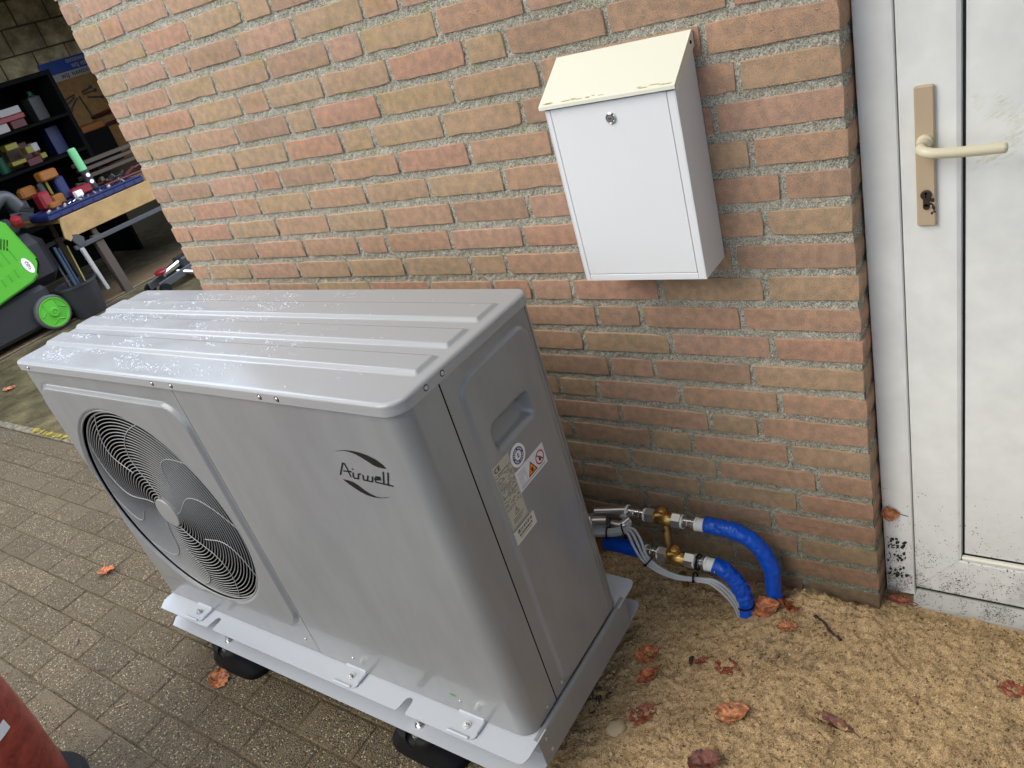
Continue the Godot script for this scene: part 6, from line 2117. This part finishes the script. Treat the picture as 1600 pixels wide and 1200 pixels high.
	# trolley jack on the apron behind the corner of the wall
	var jk := thing("trolley_jack", "small red and silver trolley jack on the floor by the wall corner", "jack", Vector3(-5.55, 0, -1.8))
	var j1 := MB.new()
	for x in [-5.62, -5.46]: j1.bar(Vector3(x, 0.07, -1.60), Vector3(x, 0.10, -2.02), 0.012, 0.06, 0.004)
	part("frame", j1, M.grey_plastic, jk)
	var j2 := MB.new()
	j2.bar(Vector3(-5.54, 0.12, -1.70), Vector3(-5.52, 0.17, -1.96), 0.06, 0.05, 0.012)
	j2.bar(Vector3(-5.50, 0.11, -1.80), Vector3(-5.42, 0.055, -1.90), 0.04, 0.03, 0.01)
	part("lift_arm", j2, M.chrome, jk)
	var j3 := MB.new()
	j3.lathe(Vector3(-5.56, 0.13, -1.715), Vector3.UP, [Vector2(0.0, 0.0), Vector2(0.05, 0.0), Vector2(0.055, 0.02), Vector2(0.045, 0.03), Vector2(0.0, 0.03)], 18)
	part("saddle", j3, M.red_paint, jk)
	var j5 := MB.new()
	j5.bx(Vector3(-5.60, 0.06, -2.06), Vector3(-5.46, 0.19, -1.86), 0.012)
	part("pump_block", j5, M.black_plastic, jk)
	for q in [Vector3(-5.66, 0.045, -1.62), Vector3(-5.44, 0.045, -1.62), Vector3(-5.66, 0.04, -2.0), Vector3(-5.44, 0.04, -2.0)]:
		var j4 := MB.new()
		j4.lathe(q - Vector3(0.018, 0, 0), Vector3.RIGHT, [Vector2(0.0, 0), Vector2(0.042, 0.0), Vector2(0.042, 0.036), Vector2(0, 0.036)], 18)
		part("wheel", j4, M.rubber, jk)
	# bucket with sticks
	var bk := thing("bucket", "black plastic bucket holding pipes beside the green wheel", "bucket", Vector3(-6.06, 0.0, -1.29))
	var b := MB.new()
	var bc := Vector3(-6.06, 0.005, -1.292)
	b.lathe(bc, Vector3.UP, [Vector2(0.0, 0.0), Vector2(0.118, 0.0), Vector2(0.152, 0.245), Vector2(0.162, 0.247), Vector2(0.162, 0.266), Vector2(0.150, 0.268), Vector2(0.147, 0.262), Vector2(0.113, 0.012), Vector2(0.0, 0.012)], 36)
	part("shell", b, M.black_plastic, bk)
	for q in [[Vector3(-6.08, 0.10, -1.30), Vector3(-6.16, 0.55, -1.335), 0.014, "pipe_blue", "thick blue tube standing in the black bucket"], [Vector3(-6.10, 0.10, -1.33), Vector3(-6.18, 0.53, -1.37), 0.012, "pipe_blue", "thin blue tube standing in the black bucket"], [Vector3(-6.05, 0.10, -1.36), Vector3(-6.16, 0.52, -1.43), 0.006, "yellow", "yellow stick standing in the black bucket"], [Vector3(-6.12, 0.10, -1.28), Vector3(-6.22, 0.56, -1.31), 0.009, "grey_plastic", "grey stick standing in the black bucket"]]:
		var mb := MB.new()
		mb.tube([q[0], q[1]], q[2], 10)
		solo("stick", mb, M[q[3]], q[4], "stick")

func build_mower() -> void:
	var m := thing("garden_machine", "bright green and black wheeled garden machine just inside the garage", "garden machine", Vector3(-6.3, 0, -0.8))
	# green hood: side outline with chamfered edge, from (z, y)
	var prof := PackedVector2Array([Vector2(-0.42, 0.365), Vector2(-0.714, 0.360), Vector2(-1.02, 0.408), Vector2(-1.075, 0.440), Vector2(-1.125, 0.510), Vector2(-1.130, 0.555), Vector2(-1.068, 0.855), Vector2(-1.04, 0.885), Vector2(-0.95, 0.905), Vector2(-0.45, 0.93)])
	var inner := PackedVector2Array()
	var ctr := Vector2(-0.78, 0.64)
	for q in prof: inner.append(ctr + (q - ctr) * 0.93)
	var hd := MB.new()
	hd.poly(inner, Vector3(-6.0, 0, 0), Vector3.FORWARD * -1.0, Vector3.UP, 0.0)
	for k in prof.size():
		var r := (k + 1) % prof.size()
		var f := func(q: Vector2, x: float) -> Vector3: return Vector3(x, q.y, q.x)
		hd.quad(f.call(inner[k], -6.0), f.call(inner[r], -6.0), f.call(prof[r], -6.03), f.call(prof[k], -6.03))
		hd.quad(f.call(prof[k], -6.03), f.call(prof[r], -6.03), f.call(prof[r], -6.42), f.call(prof[k], -6.42))
	var hood := part("hood", hd, M.mower_green, m)
	for k in 3:
		var rb := MB.new()
		var z := -0.83 - 0.055 * k
		rb.bar(Vector3(-5.998, 0.47 + 0.01 * k, z), Vector3(-5.998, 0.53 + 0.012 * k, z), 0.008, 0.012, 0.003)
		rb.bar(Vector3(-5.998, 0.60, z - 0.05), Vector3(-5.998, 0.72, z - 0.035), 0.006, 0.006, 0.002)
		part("rib", rb, M.mower_green, hood)
	for k in 5:
		var vt := MB.new()
		vt.bar(Vector3(-5.999, 0.735 - 0.012 * k, -0.90 - 0.016 * k), Vector3(-5.999, 0.80 - 0.012 * k, -0.94 - 0.016 * k), 0.004, 0.006)
		part("vent_slot", vt, M.dark, hood)
	# oval maker's badge, white with a red squiggle
	var bd := MB.new()
	var ov := PackedVector2Array()
	for k in 24: ov.append(Vector2(cos(TAU * k / 24) * 0.030, sin(TAU * k / 24) * 0.063).rotated(0.22))
	bd.poly(ov, Vector3(-5.9985, 0.535, -1.035), Vector3.FORWARD, Vector3.UP, 0.001)
	var badge := part("badge", bd, M.white_print, hood)
	var sq := MB.new()
	for q in [[Vector2(-0.013, 0.022), Vector2(0.0, 0.030), Vector2(0.012, 0.020), Vector2(0.004, 0.010), Vector2(-0.010, 0.012)], [Vector2(-0.012, 0.0), Vector2(0.012, 0.002), Vector2(0.010, -0.012), Vector2(-0.008, -0.010)], [Vector2(-0.010, -0.022), Vector2(0.0, -0.028), Vector2(0.010, -0.020)]]:
		stroke(sq, q, 0.006, Vector3(-5.9972, 0.535, -1.035), Vector3.FORWARD, Vector3.UP)
	part("badge_print", sq, M.red_paint, badge)
	var bl := MB.new()
	bl.bx(Vector3(-6.62, 0.07, -1.10), Vector3(-6.06, 0.36, -0.35), 0.03)
	bl.bx(Vector3(-6.70, 0.32, -1.30), Vector3(-6.10, 0.72, -0.50), 0.08)
	bl.bx(Vector3(-6.60, 0.7, -1.22), Vector3(-6.20, 0.86, -0.60), 0.05)
	part("black_body", bl, M.black_plastic, m)
	var kn := MB.new()
	kn.lathe(Vector3(-6.10, 0.825, -1.165), Vector3(0.5, 0.7, 0), [Vector2(0.04, -0.02), Vector2(0.042, 0.015), Vector2(0.034, 0.04), Vector2(0.0, 0.045)], 10)
	part("red_knob", kn, M.red_paint, m)
	var hn := MB.new()
	hn.tube(curve([Vector3(-6.25, 0.84, -1.02), Vector3(-6.25, 0.96, -1.12), Vector3(-6.25, 1.0, -1.24), Vector3(-6.25, 0.9, -1.30)]), 0.05, 12)
	part("handle", hn, M.grey_plastic, m)
	var yl := MB.new()
	yl.bar(Vector3(-6.2, 1.02, -1.0), Vector3(-6.2, 1.0, -1.12), 0.03, 0.02, 0.004)
	part("yellow_grip", yl, M.yellow, m)
	var wh := MB.new()
	var wc := Vector3(-6.03, 0.150, -1.03)
	wh.lathe(wc - Vector3(0.045, 0, 0), Vector3.RIGHT, [Vector2(0.0, 0.0), Vector2(0.118, 0.0), Vector2(0.132, 0.010), Vector2(0.132, 0.048), Vector2(0.120, 0.058), Vector2(0.112, 0.056)], 40)
	var tyre := part("wheel", wh, M.tyre_grey, m)
	var rm := MB.new()
	rm.lathe(wc, Vector3.RIGHT, [Vector2(0.113, 0.008), Vector2(0.113, 0.014), Vector2(0.102, 0.014), Vector2(0.098, 0.008), Vector2(0.038, 0.012), Vector2(0.034, 0.024), Vector2(0.022, 0.026), Vector2(0.020, 0.020), Vector2(0.012, 0.020), Vector2(0.010, 0.024), Vector2(0.0, 0.024)], 40)
	for k in 3:
		var a := TAU * k / 3.0 + 0.5
		var arc := []
		for q in 9:
			var t := a + lerpf(-0.55, 0.55, q / 8.0)
			var r := 0.058 + 0.036 * pow(absf(q / 4.0 - 1.0), 2.0)
			arc.append(wc + Vector3(0.011, sin(t) * r, cos(t) * r))
		rm.tube(arc, 0.0045, 8)
	part("rim", rm, M.mower_green, tyre)

func _ready() -> void:
	rng.seed = 4242
	make_view()
	make_materials()
	build_wall()
	build_ground()
	build_sand()
	build_garage()
	build_door()
	build_letterbox()
	build_unit()
	build_pipes()
	build_cylinder()
	build_litter()
